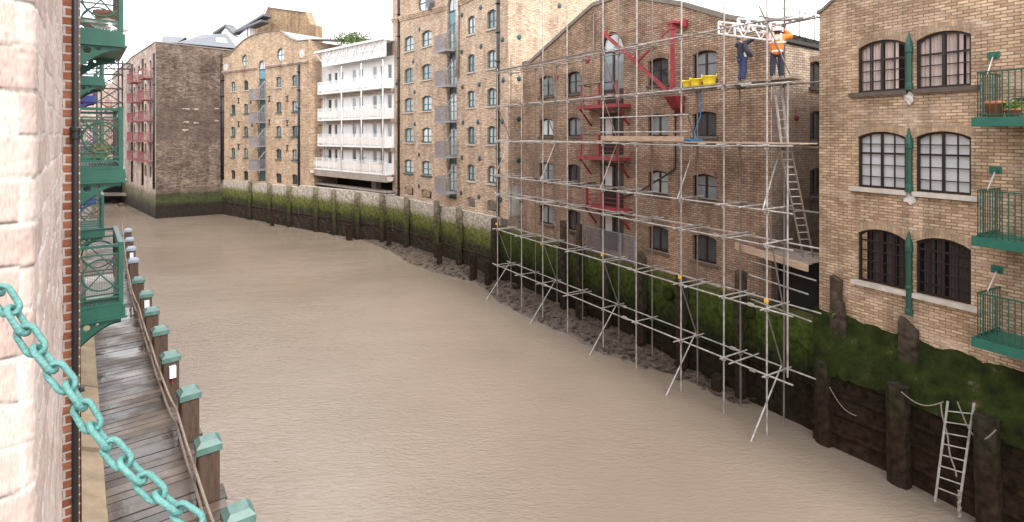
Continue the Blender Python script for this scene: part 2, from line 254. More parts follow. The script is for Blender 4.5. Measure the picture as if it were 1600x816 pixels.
# ------------------------------------------------------------------ mesh helpers
class MB:
    def __init__(s): s.v=[]; s.f=[]; s.sm=False
    def face(s, pts):
        n=len(s.v); s.v += [tuple(p) for p in pts]; s.f.append(tuple(range(n,n+len(pts)))); return s
    def grid(s, rows, close=False):
        n=len(s.v); k=len(rows[0])
        for r in rows: s.v += [tuple(p) for p in r]
        for i in range(len(rows)-1):
            for j in range(k if close else k-1):
                a=n+i*k+j; b=n+i*k+(j+1)%k; s.f.append((a,b,b+k,a+k))
        return s
    def hexa(s, c):                              # 8 corners: bottom loop 0-3, top loop 4-7
        n=len(s.v); s.v += [tuple(p) for p in c]
        for q in ((0,3,2,1),(4,5,6,7),(0,1,5,4),(1,2,6,5),(2,3,7,6),(3,0,4,7)): s.f.append(tuple(n+i for i in q))
        return s
    def box(s, x0,x1,y0,y1,z0,z1):
        return s.hexa([(x0,y0,z0),(x1,y0,z0),(x1,y1,z0),(x0,y1,z0),(x0,y0,z1),(x1,y0,z1),(x1,y1,z1),(x0,y1,z1)])
    def bar(s, p, q, w, h, up=(0,0,1)):
        p=Vector(p); q=Vector(q); d=(q-p).normalized(); u=Vector(up)
        if abs(d.dot(u))>.98: u=Vector((1,0,0))
        a=d.cross(u).normalized()*(w/2); b=d.cross(a).normalized()*(h/2)
        return s.hexa([p-a-b,p+a-b,p+a+b,p-a+b,q-a-b,q+a-b,q+a+b,q-a+b])
    def tube(s, p, q, r, n=8, r2=None):
        return s.path([p,q], r, n, r2=r2)
    def path(s, pts, r, n=6, closed=False, r2=None, cap=True):
        pts=[Vector(p) for p in pts]; rows=[]; N=len(pts); prev=None
        for i,p in enumerate(pts):
            if closed: d=(pts[(i+1)%N]-pts[i-1])
            else: d=pts[min(i+1,N-1)]-pts[max(i-1,0)]
            d.normalize()
            if prev is None:
                u=Vector((0,0,1)) if abs(d.z)<.9 else Vector((1,0,0)); a=d.cross(u).normalized()
            else:
                a=prev-d*prev.dot(d); a.normalize()
            prev=a; b=d.cross(a)
            rr = r if r2 is None else r+(r2-r)*i/(N-1)
            rows.append([p+a*rr*math.cos(2*math.pi*k/n)+b*rr*math.sin(2*math.pi*k/n) for k in range(n)])
        base=len(s.v)
        if closed: rows.append(rows[0])
        s.grid(rows, True)
        if not closed and cap:
            s.f.append(tuple(base+k for k in range(n-1,-1,-1))); e=base+(N-1)*n; s.f.append(tuple(e+k for k in range(n)))
        return s
    def torus(s, c, R_, r, ax='y', n=24, m=6, sx=1, sz=1):
        pts=[]
        for i in range(n):
            a=2*math.pi*i/n; u=R_*sx*math.cos(a); v=R_*sz*math.sin(a)
            pts.append({'y':(c[0]+u,c[1],c[2]+v),'x':(c[0],c[1]+u,c[2]+v),'z':(c[0]+u,c[1]+v,c[2])}[ax])
        return s.path(pts, r, m, True)
    def lathe(s, c, prof, n=16, ax='z', cap=True):
        rows=[]
        for (r,h) in prof:
            row=[]
            for k in range(n):
                a=2*math.pi*k/n; u=r*math.cos(a); v=r*math.sin(a)
                row.append((c[0]+u,c[1]+v,c[2]+h) if ax=='z' else (c[0]+u,c[1]-h,c[2]+v))
            rows.append(row)
        b=len(s.v); s.grid(rows, True)
        if cap:
            s.f.append(tuple(b+k for k in range(n-1,-1,-1))); e=b+(len(rows)-1)*n; s.f.append(tuple(e+k for k in range(n)))
        return s
    def prism(s, poly, y0, y1):                  # polygon in x,z extruded along y
        n=len(poly); b=len(s.v); s.v += [(x,y0,z) for x,z in poly]+[(x,y1,z) for x,z in poly]
        s.f.append(tuple(b+i for i in range(n))); s.f.append(tuple(b+n+i for i in range(n-1,-1,-1)))
        for i in range(n): j=(i+1)%n; s.f.append((b+i,b+n+i,b+n+j,b+j))
        return s
    def ring(s, po, pi, y0, y1):                 # frame between two polygons of equal length
        n=len(po); b=len(s.v)
        for y in (y0,y1):
            s.v += [(x,y,z) for x,z in po]+[(x,y,z) for x,z in pi]
        for i in range(n):
            j=(i+1)%n; o0,o1,i0,i1=b+i,b+j,b+n+i,b+n+j; k=2*n
            s.f += [(o0,o1,i1,i0),(o0+k,i0+k,i1+k,o1+k),(i0,i1,i1+k,i0+k),(o0,o0+k,o1+k,o1)]
        return s
    def blob(s, c, rx, ry, rz, seed=0, amp=.25, n=8, m=6):
        rows=[]
        for i in range(m+1):
            th=math.pi*i/m; row=[]
            for k in range(n):
                a=2*math.pi*k/n; d=Vector((math.sin(th)*math.cos(a),math.sin(th)*math.sin(a),math.cos(th)))
                q=1+amp*mnoise.noise(d*1.6+Vector((seed*3.1,seed*1.7,seed)))*2
                row.append((c[0]+d.x*rx*q,c[1]+d.y*ry*q,c[2]+d.z*rz*q))
            rows.append(row)
        return s.grid(rows, True)
    def leaves(s, c, rx, ry, rz, n, size, rng=R):
        for _ in range(n):
            while True:
                d=Vector((rng.uniform(-1,1),rng.uniform(-1,1),rng.uniform(-1,1)))
                if .15<d.length<1: break
            p=Vector((c[0]+d.x*rx,c[1]+d.y*ry,c[2]+d.z*rz)); a=Vector((rng.gauss(0,1),rng.gauss(0,1),rng.gauss(0,.7))).normalized()
            b=a.cross(Vector((rng.gauss(0,1),rng.gauss(0,1),rng.gauss(0,1)))).normalized(); k=size*rng.uniform(.6,1.4)
            s.face([p-a*k,p+b*k*.45,p+a*k,p-b*k*.45])
        return s
    def build(s, name, m, parent=None, smooth=False):
        me=bpy.data.meshes.new(name); me.from_pydata(s.v,[],s.f); me.update()
        bm=bmesh.new(); bm.from_mesh(me); bmesh.ops.recalc_face_normals(bm, faces=bm.faces); bm.to_mesh(me); bm.free()
        if smooth:
            for p in me.polygons: p.use_smooth=True
        o=bpy.data.objects.new(name, me); COL.objects.link(o)
        if m: me.materials.append(M[m] if isinstance(m,str) else m)
        if parent:
            o.parent=parent
            if parent.type=='EMPTY': o.location=(0,0,-parent.get('_z',0))
        return o
def tag(o, label=None, cat=None, group=None, kind=None):
    if label: o['label']=label
    if cat: o['category']=cat
    if group: o['group']=group
    if kind: o['kind']=kind
    return o
def empty(name, label, cat, loc=(0,0,0), rz=0, group=None):
    o=bpy.data.objects.new(name,None); COL.objects.link(o); o.location=loc; o.rotation_euler=(0,0,rz); o['_z']=loc[2]; o.empty_display_size=.2
    return tag(o,label,cat,group)
def free(name, label, cat, mb, m, group=None, smooth=False):       # a thing that is one mesh, in world metres
    o=mb.build(name,m,None,smooth); return tag(o,label,cat,group)
def centre(o):                                    # put a mesh thing's origin at its own base
    me=o.data; n=len(me.vertices); a=np.empty(n*3); me.vertices.foreach_get('co',a); a=a.reshape(-1,3)
    c=np.array([(a[:,0].min()+a[:,0].max())/2,(a[:,1].min()+a[:,1].max())/2,a[:,2].min()])
    a-=c; me.vertices.foreach_set('co',a.ravel()); me.update(); o.location=Vector(c); return o

class Fr:
    """a vertical plane standing in the place: origin on plan, heading of its right-hand direction; s along it, z up"""
    def __init__(s, O, ang):
        a=rad(ang); s.O=Vector((O[0],O[1])); s.u=Vector((math.sin(a),-math.cos(a))); s.n=Vector((-math.cos(a),-math.sin(a)))
        s.rz=math.atan2(s.u.y,s.u.x)
    def at(s, px, py, o=0.0):                     # sight line through a measured point of the photograph meets the plane
        rx=(px-CX)/F_PX; rz_=-(py-HY)/F_PX; P=s.O+s.n*o
        k=P.dot(s.n)/(rx*s.n.x+s.n.y); q=Vector((k*rx,k))-P
        return q.dot(s.u), k*rz_
    def w(s, x, y, z): p=s.O+s.u*x-s.n*y; return Vector((p.x,p.y,z))   # local (x, depth y, z) to world
    def root(s, name, label, cat, z, group=None): return empty(name,label,cat,(s.O.x,s.O.y,z),s.rz,group)
def onz(px, py, z):                               # sight line meets the level z
    d=-z*F_PX/(py-HY); return Vector(((px-CX)*d/F_PX, d, z))

class Hole:
    def __init__(s, s0,s1,zb,zs,zc=None,round_=False):
        s.s0,s.s1,s.zb,s.zs=s0,s1,zb,zs; s.zc=zs if zc is None else zc; s.round=round_; s.n=14 if round_ else (6 if s.zc>zs+.01 else 1)
    def hi(s,x):
        x=min(max(x,s.s0),s.s1); c=(s.s0+s.s1)/2; h=(s.s1-s.s0)/2
        if s.round: return s.zs+math.sqrt(max(0,1-((x-c)/h)**2))*s.zc
        if s.n==1: return s.zs
        r=s.zc-s.zs; RR=(h*h+r*r)/(2*r); return s.zc-RR+math.sqrt(max(0,RR*RR-(x-c)**2))
    def lo(s,x):
        if s.round:
            c=(s.s0+s.s1)/2; h=(s.s1-s.s0)/2; x=min(max(x,s.s0),s.s1); return s.zs-math.sqrt(max(0,1-((x-c)/h)**2))*s.zc
        return s.zb
    def cuts(s): return [s.s0+(s.s1-s.s0)*i/s.n for i in range(s.n+1)]
    def outline(s, inset=0):
        if s.round:
            c=(s.s0+s.s1)/2; h=(s.s1-s.s0)/2-inset; v=s.zc-inset
            return [(c+h*math.cos(2*math.pi*i/20), s.zs+v*math.sin(2*math.pi*i/20)) for i in range(20)]
        a,b=s.s0+inset,s.s1-inset; pts=[(a,s.zb+inset),(b,s.zb+inset)]
        N=max(s.n,1)
        for i in range(N,-1,-1):
            x=s.s0+(s.s1-s.s0)*i/N; xi=min(max(x,a),b); pts.append((xi, s.hi(x)-inset))
        return pts
def facade(mb, holes, s0, s1, zb, top, rev=.15, y=0.0):
    """wall face with real openings: columns between cuts, split by the openings they cross; then the reveals"""
    tp=[t[0] for t in top]; tz=[t[1] for t in top]; T=lambda x: float(np.interp(x,tp,tz))
    cuts={round(s0,4),round(s1,4)}|{round(t,4) for t in tp if s0<t<s1}
    for h in holes: cuts|={round(c,4) for c in h.cuts() if s0<c<s1}
    cuts=sorted(cuts)
    for a,b in zip(cuts,cuts[1:]):
        if b-a<1e-4: continue
        m=(a+b)/2; hs=sorted([h for h in holes if h.s0<m<h.s1], key=lambda h:h.lo(m)); za,zb_=zb,zb
        for h in hs:
            if h.lo(m)>max(za,zb_)-1e-6: mb.face([(a,y,za),(b,y,zb_),(b,y,h.lo(b)),(a,y,h.lo(a))])
            za,zb_=h.hi(a),h.hi(b)
        mb.face([(a,y,za),(b,y,zb_),(b,y,T(b)),(a,y,T(a))])
    for h in holes:
        p=h.outline() if not h.round else [(c,h.lo(c)) for c in h.cuts()]+[(c,h.hi(c)) for c in reversed(h.cuts())][1:-1]
        n=len(p)
        for i in range(n):
            q,r=p[i],p[(i+1)%n]
            mb.face([(q[0],y,q[1]),(r[0],y,r[1]),(r[0],y+rev,r[1]),(q[0],y+rev,q[1])])
def body(mb, s0, s1, zb, top, depth, ends=True):
    """side walls, back and roof sheet behind a facade"""
    t0,t1=top[0][1],top[-1][1]
    mb.face([(s0,0,zb),(s0,depth,zb),(s0,depth,t0),(s0,0,t0)]); mb.face([(s1,0,zb),(s1,depth,zb),(s1,depth,t1),(s1,0,t1)])
    mb.face([(s0,depth,zb),(s1,depth,zb),(s1,depth,t1),(s0,depth,t0)])
def window(root, h, frame, pane, vb=(.5,), hb=(), fw=.06, bw=.035, rev=.15, sill=None, curtain=None, name='window', back=False, sillw=.1, y0=0.0):
    f=MB(); ya,yb=y0+rev-.07,y0+rev-.012
    f.ring(h.outline(.002), h.outline(fw), ya, yb)
    W=h.s1-h.s0
    for v in vb:
        wv=bw
        if isinstance(v,tuple): v,wv=v
        x=h.s0+W*v
        z0,z1=h.lo(x)+fw*.8,h.hi(x)-fw*.8
        f.box(x-wv/2,x+wv/2,ya+.008,yb-.006,z0,z1)
    for z in hb:
        wz=bw
        if isinstance(z,tuple): z,wz=z
        zz=h.zb+(h.zs-h.zb)*z if not h.round else h.zs
        f.box(h.s0+fw*.8,h.s1-fw*.8,ya+.012,yb-.003,zz-wz/2,zz+wz/2)
    fo=f.build(name,frame,root)
    p=MB(); p.face([(x,yb-.02,z) for x,z in h.outline(fw*.6)]); p.build('pane',pane,fo)
    if sill:
        sm=MB(); sm.box(h.s0-.08,h.s1+.08,y0-sillw,y0+rev-.075,h.zb-.11,h.zb-.004); sm.build('sill',sill,fo)
    if curtain:
        cm,parts=curtain
        for (a,b,zt) in parts:
            x0,x1=h.s0+W*a,h.s0+W*b; n=max(6,int((x1-x0)/.03)); rows=[]
            for zz in (h.zb+.03, zt if zt else h.zc):
                rows.append([(x0+(x1-x0)*i/n, y0+rev+.045+(.022*math.sin(i*1.9)+.012*math.sin(i*.7) if cm!='curtain_white' else .004*math.sin(i*.5)), zz) for i in range(n+1)])
            c=MB(); c.grid(rows); c.build('curtain',cm,fo)
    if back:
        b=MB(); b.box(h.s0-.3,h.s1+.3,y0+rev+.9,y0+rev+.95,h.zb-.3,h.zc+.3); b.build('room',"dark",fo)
    return fo
def rail(mb, pts, h, step=.11, r=.008, top=.025, bottom=True, ends=True):
    """balustrade along plan points (x, y) at floor z: pts = [(x,y,z)..]"""
    for p,q in zip(pts,pts[1:]):
        p,q=Vector(p),Vector(q); L=(q-p).length; n=max(1,int(L/step)); up=Vector((0,0,h))
        mb.bar(p+up,q+up,top*1.6,top)
        if bottom: mb.bar(p+Vector((0,0,.08)),q+Vector((0,0,.08)),top,top)
        for i in range(n+1):
            a=p+(q-p)*(i/n); mb.bar(a,a+up,r*2,r*2)
XF=None
_build0=MB.build
def _build1(s,name,m,parent=None,smooth=False):
    o=_build0(s,name,m,parent,smooth)
    if XF and parent and parent.type=='EMPTY': o.location=(XF[0],XF[1],-parent.get('_z',0)); o.rotation_euler=(0,0,XF[2])
    return o
MB.build=_build1
def arch_bricks(root, h, m, t=.24):
    b=MB(); N=8; lo=[];hi=[]
    for i in range(N+1):
        x=h.s0+(h.s1-h.s0)*i/N; z=h.hi(x); c=(h.s0+h.s1)/2; k=(x-c)*.12
        lo.append((x,z)); hi.append((x+k,z+t))
    for i in range(N):
        a,b_,c_,d=lo[i],lo[i+1],hi[i+1],hi[i]
        b.hexa([(a[0],-.006,a[1]),(b_[0],-.006,b_[1]),(b_[0],.05,b_[1]),(a[0],.05,a[1]),(d[0],-.006,d[1]),(c_[0],-.006,c_[1]),(c_[0],.05,c_[1]),(d[0],.05,d[1])])
    return b.build('brick_arch',m,root)
def disc_plate(root, s, z, r, m, y=0.0):
    d=MB(); d.lathe((s,y,z),[(r*.25,.09),(r*.35,.07),(r*.8,.05),(r,.02),(r,-.01)],14,'y'); return d.build('tie_plate',m,root)
def pipe(root, s, z0, z1, r, m, y=-.08, n=8):
    p=MB(); p.tube((s,y,z0),(s,y,z1),r,n)
    z=z0+.6
    while z<z1: p.box(s-r*1.5,s+r*1.5,y-r*1.25,0,z-.04,z+.04); z+=1.9
    return p.build('drainpipe',m,root,True)
Z_W=-9.6
# ------------------------------------------------------------------ ground and water
g=MB(); g.face([(x,y,-6.05) for x,y in ((13.6,10.8),(12.0,13.8),(11.1,15.6),(10.0,17.4),(10.3,17.6),(-.7,35.5),(-10.1,47.7),(-21.6,56.3),(-35.0,66.3),(-40.6,62.9),(-56,79),(-90,120),(-90,420),(420,420),(420,-60),(30,-40))])
g.face([(x,y,-6.05) for x,y in ((-6.4,7.0),(-40,52),(-64,76),(-66,120),(-420,420),(-420,-200),(-8,-60),(20,-30))])
tag(g.build('ground','ground'),kind='structure')
m,p=_base('muddy_water',.07,0,.5); L=m.node_tree.links
t=_n(m,'ShaderNodeTexCoord'); mp=_n(m,'ShaderNodeMapping'); mp.inputs['Rotation'].default_value=(0,0,rad(-20)); mp.inputs['Scale'].default_value=(3.6,10.0,1)
n1=_n(m,'ShaderNodeTexNoise'); n1.inputs['Scale'].default_value=1.0; n1.inputs['Detail'].default_value=4; n1.inputs['Roughness'].default_value=.55; n1.inputs['Distortion'].default_value=.9
mp2=_n(m,'ShaderNodeMapping'); mp2.inputs['Rotation'].default_value=(0,0,rad(-28)); mp2.inputs['Scale'].default_value=(.22,.5,1)
n2=_n(m,'ShaderNodeTexNoise'); n2.inputs['Scale'].default_value=1.0; n2.inputs['Detail'].default_value=3
L.new(t.outputs['Object'],mp.inputs['Vector']); L.new(mp.outputs[0],n1.inputs['Vector']); L.new(t.outputs['Object'],mp2.inputs['Vector']); L.new(mp2.outputs[0],n2.inputs['Vector'])
ad=_n(m,'ShaderNodeMath'); ad.operation='MULTIPLY_ADD'; ad.inputs[1].default_value=1.6; L.new(n2.outputs['Fac'],ad.inputs[0]); L.new(n1.outputs['Fac'],ad.inputs[2])
b=_n(m,'ShaderNodeBump'); b.inputs['Strength'].default_value=1; b.inputs['Distance'].default_value=.045; L.new(ad.outputs[0],b.inputs['Height']); L.new(b.outputs['Normal'],p.inputs['Normal'])
r=_n(m,'ShaderNodeValToRGB'); r.color_ramp.elements[0].position=.3; r.color_ramp.elements[1].position=.7
r.color_ramp.elements[0].color=(.205,.160,.123,1); r.color_ramp.elements[1].color=(.258,.205,.160,1)
n3=_n(m,'ShaderNodeTexNoise'); n3.inputs['Scale'].default_value=.12; n3.inputs['Detail'].default_value=5; L.new(t.outputs['Object'],n3.inputs['Vector']); L.new(n3.outputs['Fac'],r.inputs['Fac']); L.new(r.outputs['Color'],p.inputs['Base Color'])
n4=_n(m,'ShaderNodeTexNoise'); n4.inputs['Scale'].default_value=.16; n4.inputs['Detail'].default_value=4; mr=_n(m,'ShaderNodeMapRange'); mr.inputs['From Min'].default_value=.35; mr.inputs['From Max'].default_value=.65; mr.inputs['To Min'].default_value=.45; mr.inputs['To Max'].default_value=1.0
L.new(t.outputs['Object'],n4.inputs['Vector']); L.new(n4.outputs['Fac'],mr.inputs['Value']); L.new(mr.outputs[0],b.inputs['Strength'])
M['water']=m
g=MB(); g.face([(-300,-60,Z_W),(300,-60,Z_W),(300,300,Z_W),(-300,300,Z_W)]); tag(g.build('water','water'),kind='structure')
# ------------------------------------------------------------------ river walls
def quay(P, Q, zt, m, name, label, thick=.45, zb=-10.6, cope=None):
    """wall from P (right end) to Q (left end) on plan, its face on the line"""
    d=Vector((Q[0]-P[0],Q[1]-P[1])); Ln=d.length; d/=Ln
    f=Fr(P, math.degrees(math.atan2(-d.x,d.y)))
    rt=f.root(name,label,'river wall',zb)
    n=int(Ln/.5)+1; mb=MB(); rows=[]
    for k in range(13):
        z=zb+(zt-zb)*k/12
        rows.append([(-Ln*i/n, .035*math.sin(i*2.3+k*1.1)*(0 if i in(0,n) else 1)+.05*(mnoise.noise(Vector((i*.7+P[0],k*.9,0)))), z) for i in range(n+1)])
    mb.grid(rows); mb.face([(0,0,zt),(0,thick,zt),(-Ln,thick,zt),(-Ln,0,zt)]); mb.face([(0,0,zb),(0,thick,zb),(0,thick,zt),(0,0,zt)]); mb.face([(-Ln,0,zb),(-Ln,thick,zb),(-Ln,thick,zt),(-Ln,0,zt)])
    mb.build('wall_face',m,rt)
    k=MB()                                       # horizontal walings and plank joints
    for z in ((-8.05,) if m!='quayA' else (-7.55,-8.3,-9.0)):
        k.box(-Ln+.05,-.05,-.07,.05,z-.05,z+.05)
    k.build('waling',m,rt)
    if cope:
        c=MB(); c.box(-Ln,0,-.06,thick+.02,zt+.003,zt+.12); c.build('coping',cope,rt)
    return f,Ln,rt
QA=[(13.3,10.5),(11.61,13.67),(10.71,15.48),(9.53,17.23)]
dA=[(QA[i+1][0]-QA[i][0],QA[i+1][1]-QA[i][1]) for i in range(3)]
# the wall under the near right warehouse bends slightly: one thing, three faces
rtA=empty('river_wall','dark timber faced river wall with a thick mossy top below the near right brick warehouse','river wall',(11.6,13.7,-10.6))
for i in range(3):
    P,Q=Vector(QA[i]),Vector(QA[i+1]); n=6; rows=[]
    for k in range(11):
        z=-10.6+(3.7)*k/10
        rows.append([tuple((P+(Q-P)*(j/n))-Vector((11.6,13.7)))+(z,) for j in range(n+1)])
    mb=MB(); mb.grid(rows); o=mb.build('wall_face','quayA',rtA)
    d=(Q-P).normalized(); nn=Vector((-d.y,d.x)); nn=-nn if nn.x>0 else nn
    k=MB()
    for z in (-7.35,-7.9,-8.45,-9.05):
        a=P+nn*.03-Vector((11.6,13.7)); b_=Q+nn*.03-Vector((11.6,13.7)); k.bar((a.x,a.y,z),(b_.x,b_.y,z),.10,.10)
    k.build('waling','quayA',rtA)
_r=MB(); _r.face([(9.53-11.6,17.23-13.7,-10.6),(10.3-11.6,17.9-13.7,-10.6),(10.3-11.6,17.9-13.7,-6.9),(9.53-11.6,17.23-13.7,-6.9)]); _r.build('return_face','quayA',rtA)
quay((9.99,17.3),(-1.04,35.3),-5.95,'quayB','river_wall','dark river wall with bright green weed behind the scaffolding')
quay((-1.04,35.3),(-10.4,47.4),-5.35,'quayC','river_wall','concrete topped river wall with a green weed band below the tall buff warehouse')
quay((-10.4,47.4),(-21.9,55.9),-5.2,'quayC','river_wall','weedy concrete topped river wall below the white balconied flats')
quay((-21.9,55.9),(-35,65.8),-5.4,'quayC','river_wall','far weedy concrete topped river wall below the curved gable warehouse')
# moss bank on the ledge under the near right warehouse
A=Fr((9.98,17.67),28)
mb=MB(); rows=[]
N=60
for j in range(9):
    row=[]
    for i in range(N+1):
        t=i/N; s=-.2+6.6*t
        pin=A.w(s,.03,0)
        # outer edge: nearest point on the wall polyline along the facade normal
        best=None
        for a_,b_ in zip(QA,QA[1:]):
            a2,b2=Vector(a_),Vector(b_); e=b2-a2; q=Vector((pin.x,pin.y)); k=max(0,min(1,(q-a2).dot(e)/e.dot(e))); c_=a2+e*k
            if best is None or (c_-q).length<best[0]: best=((c_-q).length,c_)
        c_=best[1]; q=Vector((pin.x,pin.y)); dq=(c_-q); dq=dq/max(dq.length,1e-3)
        v=j/8; pt=q+(c_+dq*.06-q)*v
        zi=-5.62-.06*s*.3; z=zi+(-6.98-zi)*(v**1.35)+.10*mnoise.noise(Vector((s*1.7,v*2,4)))+.06*mnoise.noise(Vector((s*5,v*5,1)))
        row.append((pt.x,pt.y,z))
    rows.append(row)
last=[(x-.03,y-.02,z-.35-.18*abs(mnoise.noise(Vector((x*3,y*3,7))))) for x,y,z in rows[-1]]; rows.append(last)
mb.grid(rows); o=mb.build('moss_bank','moss',None,True); tag(o,kind='stuff')
mb=MB()
for i in range(650):
    r_=R.choice(rows[:9]); q=Vector(R.choice(r_)); mb.leaves((q.x+R.uniform(-.1,.1),q.y+R.uniform(-.1,.1),q.z+.01),.06,.06,.02,3,.018)
tag(mb.build('moss_tufts','moss_tuft'),kind='stuff')
def weed(loc,r,label,n=40):
    m_=MB(); m_.leaves((0,0,r*.7),r,r,r*.8,n,r*.33); o=m_.build('weed_plant','leaf'); o.location=loc; return tag(o,label,'plant')
q=A.w(.62,-.22,-5.72); weed(q,.16,'small leafy weed growing in the moss between the two tall timber stumps')
q=A.w(2.75,-.16,-5.8); weed(q,.12,'low weed in the moss right of the forked timber stump')
# mud bank with rubble along the foot of the walls
edge=[(473,356),(500,361),(530,366),(560,373),(610,392),(640,412),(700,432),(750,444),(775,468),(820,494),(880,520),(940,551),(1000,571),(1060,587),(1120,614),(1165,632)]
wl=[Vector(v) for v in ((9.99,17.3),(-1.04,35.3),(-10.4,47.4),(-21.9,55.9),(-35,65.8))]
def near_wall(q):
    best=None
    for a2,b2 in zip(wl,wl[1:]):
        e=b2-a2; k=max(0,min(1,(q-a2).dot(e)/e.dot(e))); c_=a2+e*k
        if best is None or (c_-q).length<best[0]: best=((c_-q).length,c_)
    return best
pts=[]
for (a,b_) in zip(edge,edge[1:]):
    for i in range(8):
        t=i/8; p3=onz(a[0]+(b_[0]-a[0])*t,a[1]+(b_[1]-a[1])*t,Z_W); pts.append(Vector((p3.x,p3.y)))
rows=[]; cols=[]
for q in pts:
    dd,c_=near_wall(q); col=[]
    jx=.18*mnoise.noise(Vector((q.x*1.3,q.y*1.3,0)))
    for j in range(13):
        v=j/12; pt=c_+(q-c_)*(v*(1.10+jx))
        h=.50*min(1,dd/1.6)*(1-v)**.8
        z=Z_W+h+.10*mnoise.noise(Vector((pt.x*1.6,pt.y*1.6,2)))*(1-v*.6)+.05*mnoise.noise(Vector((pt.x*5,pt.y*5,5)))-(.05 if v>.9 else 0)
        if j==12: z=Z_W-.15
        col.append((pt.x,pt.y,z))
    cols.append(col)
mb=MB(); mb.grid(cols); tag(mb.build('mud_bank','mud',None,True),kind='structure')
mb=MB()
for i in range(3000):
    col=R.choice(cols[30:]) if R.random()<.9 else R.choice(cols); j=R.randrange(0,11); q=col[j]; k=R.random()**2.5*.085+.02
    if q[2]<Z_W-.02: continue
    mb.blob((q[0]+R.uniform(-.2,.2),q[1]+R.uniform(-.2,.2),q[2]+k*.15),k*R.uniform(.8,1.8),k*R.uniform(.8,1.8),k*.5,i,.5,6,4)
tag(mb.build('rubble','rubble'),kind='stuff')

# ------------------------------------------------------------------ near right warehouse
rA=A.root('brick_warehouse','near right yellow brick warehouse with pairs of arched dark framed windows','building',-5.9)
S_A=[(1.21,2.53),(2.78,4.06)]
ROW=[(1.28,2.62,2.80),(-1.58,-.06,.10),(-4.42,-2.98,-2.79)]
holesA=[[Hole(a,b_,*r_) for a,b_ in S_A] for r_ in ROW]
topA=[(0,3.92),(.25,4.05),(.5,4.25),(.75,4.6),(1.2,5.0),(2,5.3),(9.5,5.6)]
mb=MB(); fl=[h for r_ in holesA for h in r_]
facade(mb,fl,0,9.5,-6.9,topA,.16); body(mb,0,9.5,-6.9,topA,9); mb.build('wall','brickA',rA)
mb=MB()
for a,b_ in zip(topA,topA[1:]): mb.hexa([(a[0]-.05,-.08,a[1]+.002),(b_[0],-.08,b_[1]+.002),(b_[0],.4,b_[1]+.002),(a[0]-.05,.4,a[1]+.002),(a[0]-.05,-.08,a[1]+.09),(b_[0],-.08,b_[1]+.09),(b_[0],.4,b_[1]+.09),(a[0]-.05,.4,a[1]+.09)])
mb.build('coping','coping',rA)
for ri,r_ in enumerate(holesA):
    for ci,h in enumerate(r_):
        arch_bricks(rA,h,'soldier')
        W=h.s1-h.s0
        hb=[(.70,.055),.235,.47] if ri<2 else [(.86,.05),.22,.44,.65]
        if ri==0: cur=('curtain_pink',[(0,.23,None),(.27,.47,None),(.52,.78,None)] if ci==0 else [(0,.48,None),(.52,.80,None),(.86,1,None)])
        elif ri==1: cur=('curtain_white',[(0,1,None)])
        else: cur=('curtain_brown',[(.27,.47,None),(.55,.76,None),(.80,1,None)] if ci==0 else [(.10,.30,None),(.34,.47,None),(.56,.98,None)])
        if ri==1: hb=[(.68,.055),.22,.45,.86]
        window(rA,h,'brownframe','pane',vb=(.245,(.49,.07),.745),hb=hb,fw=.065,bw=.028,rev=.15,sill=None,curtain=cur,back=True)
    sm=MB(); a0=1.0 if ri<2 else 1.05
    for a,b_ in ((a0,2.60),(2.74,4.25)): sm.box(a,b_,-.12,.06,r_[0].zb-.13,r_[0].zb-.004)
    sm.build('window_sill','darkstone' if ri==0 else 'stone',rA)
    c=MB(); z0,z1=r_[0].zb-.02,r_[0].zc-.22
    zz0=z0 if ri<2 else -5.05
    c.lathe((2.655,-.075,0),[(.10,zz0),(.10,zz0+.12),(.078,zz0+.16),(.078,z0+.10),(.092,z0+.12),(.092,z0+.17),(.078,z0+.2),(.078,z1-.28),(.10,z1-.25),(.10,z1-.12),(.085,z1-.08)],12)
    co=c.build('iron_column','green_dark',rA,False)
    c=MB(); c.lathe((2.655,-.075,0),[(.10,z1-.079),(.085,z1-.02),(.055,z1+.12),(.006,z1+.34)],8); c.build('spike','green_dark',co)
    if ri<2:
        c=MB(); c.blob((2.655,-.02,z0-.20),.13,.05,.14,ri,.5,10,8); c.build('mortar_patch','offwhite',rA)
# things seen on the inside sills of the top windows
# balconies
BAL=[]
for k,(zr,zf) in enumerate(((1.49,.40),(-1.33,-2.45),(-3.78,-4.87))):
    x0,x1,yo=4.66,8.6,-1.17
    fl=MB(); fl.box(x0-.06,x1,yo-.03,0,zf-.06,zf); fl.box(x0-.08,x1,yo-.07,yo-.02,zf-.20,zf+.02); fl.box(x0-.10,x0-.05,yo-.07,-.01,zf-.20,zf+.02)
    for q in range(7): fl.box(x0+q*.6,x0+q*.6+.06,yo+.02,-.01,zf-.19,zf-.062)
    fo=fl.build('balcony','green',rA)
    rl=MB(); rail(rl,[(x0,-.03,zf),(x0,yo,zf),(x1,yo,zf)],zr-zf,.115,.0085,.03); rl.build('railing','green_dark',fo)
    pl=MB(); pz=(2.0,-.88,-3.36)[k]; ps=(4.53,4.57,4.60)[k]
    pl.box(ps-.12,ps+.12,-.03,0,pz-.09,pz+.09); pl.box(ps-.04,ps+.05,-.10,-.03,pz-.07,pz+.02); pl.build('wall_plate','green',fo)
    tr=MB(); tr.tube((ps+.01,-.08,pz-.05),(x0+.02,-.75,zr-.02),.014,6); tr.build('tie_rod','offwhite',fo)
    st=MB(); st.box(4.30 if k==0 else 4.42,x0-.09,-.50,-.46,zf-.12,zf-.09); st.build('spur_bar','green',fo)
    BAL.append((zf,zr))
zf=.40
def thing_at(name,label,cat,loc,rz=0): return empty(name,label,cat,loc,rz)
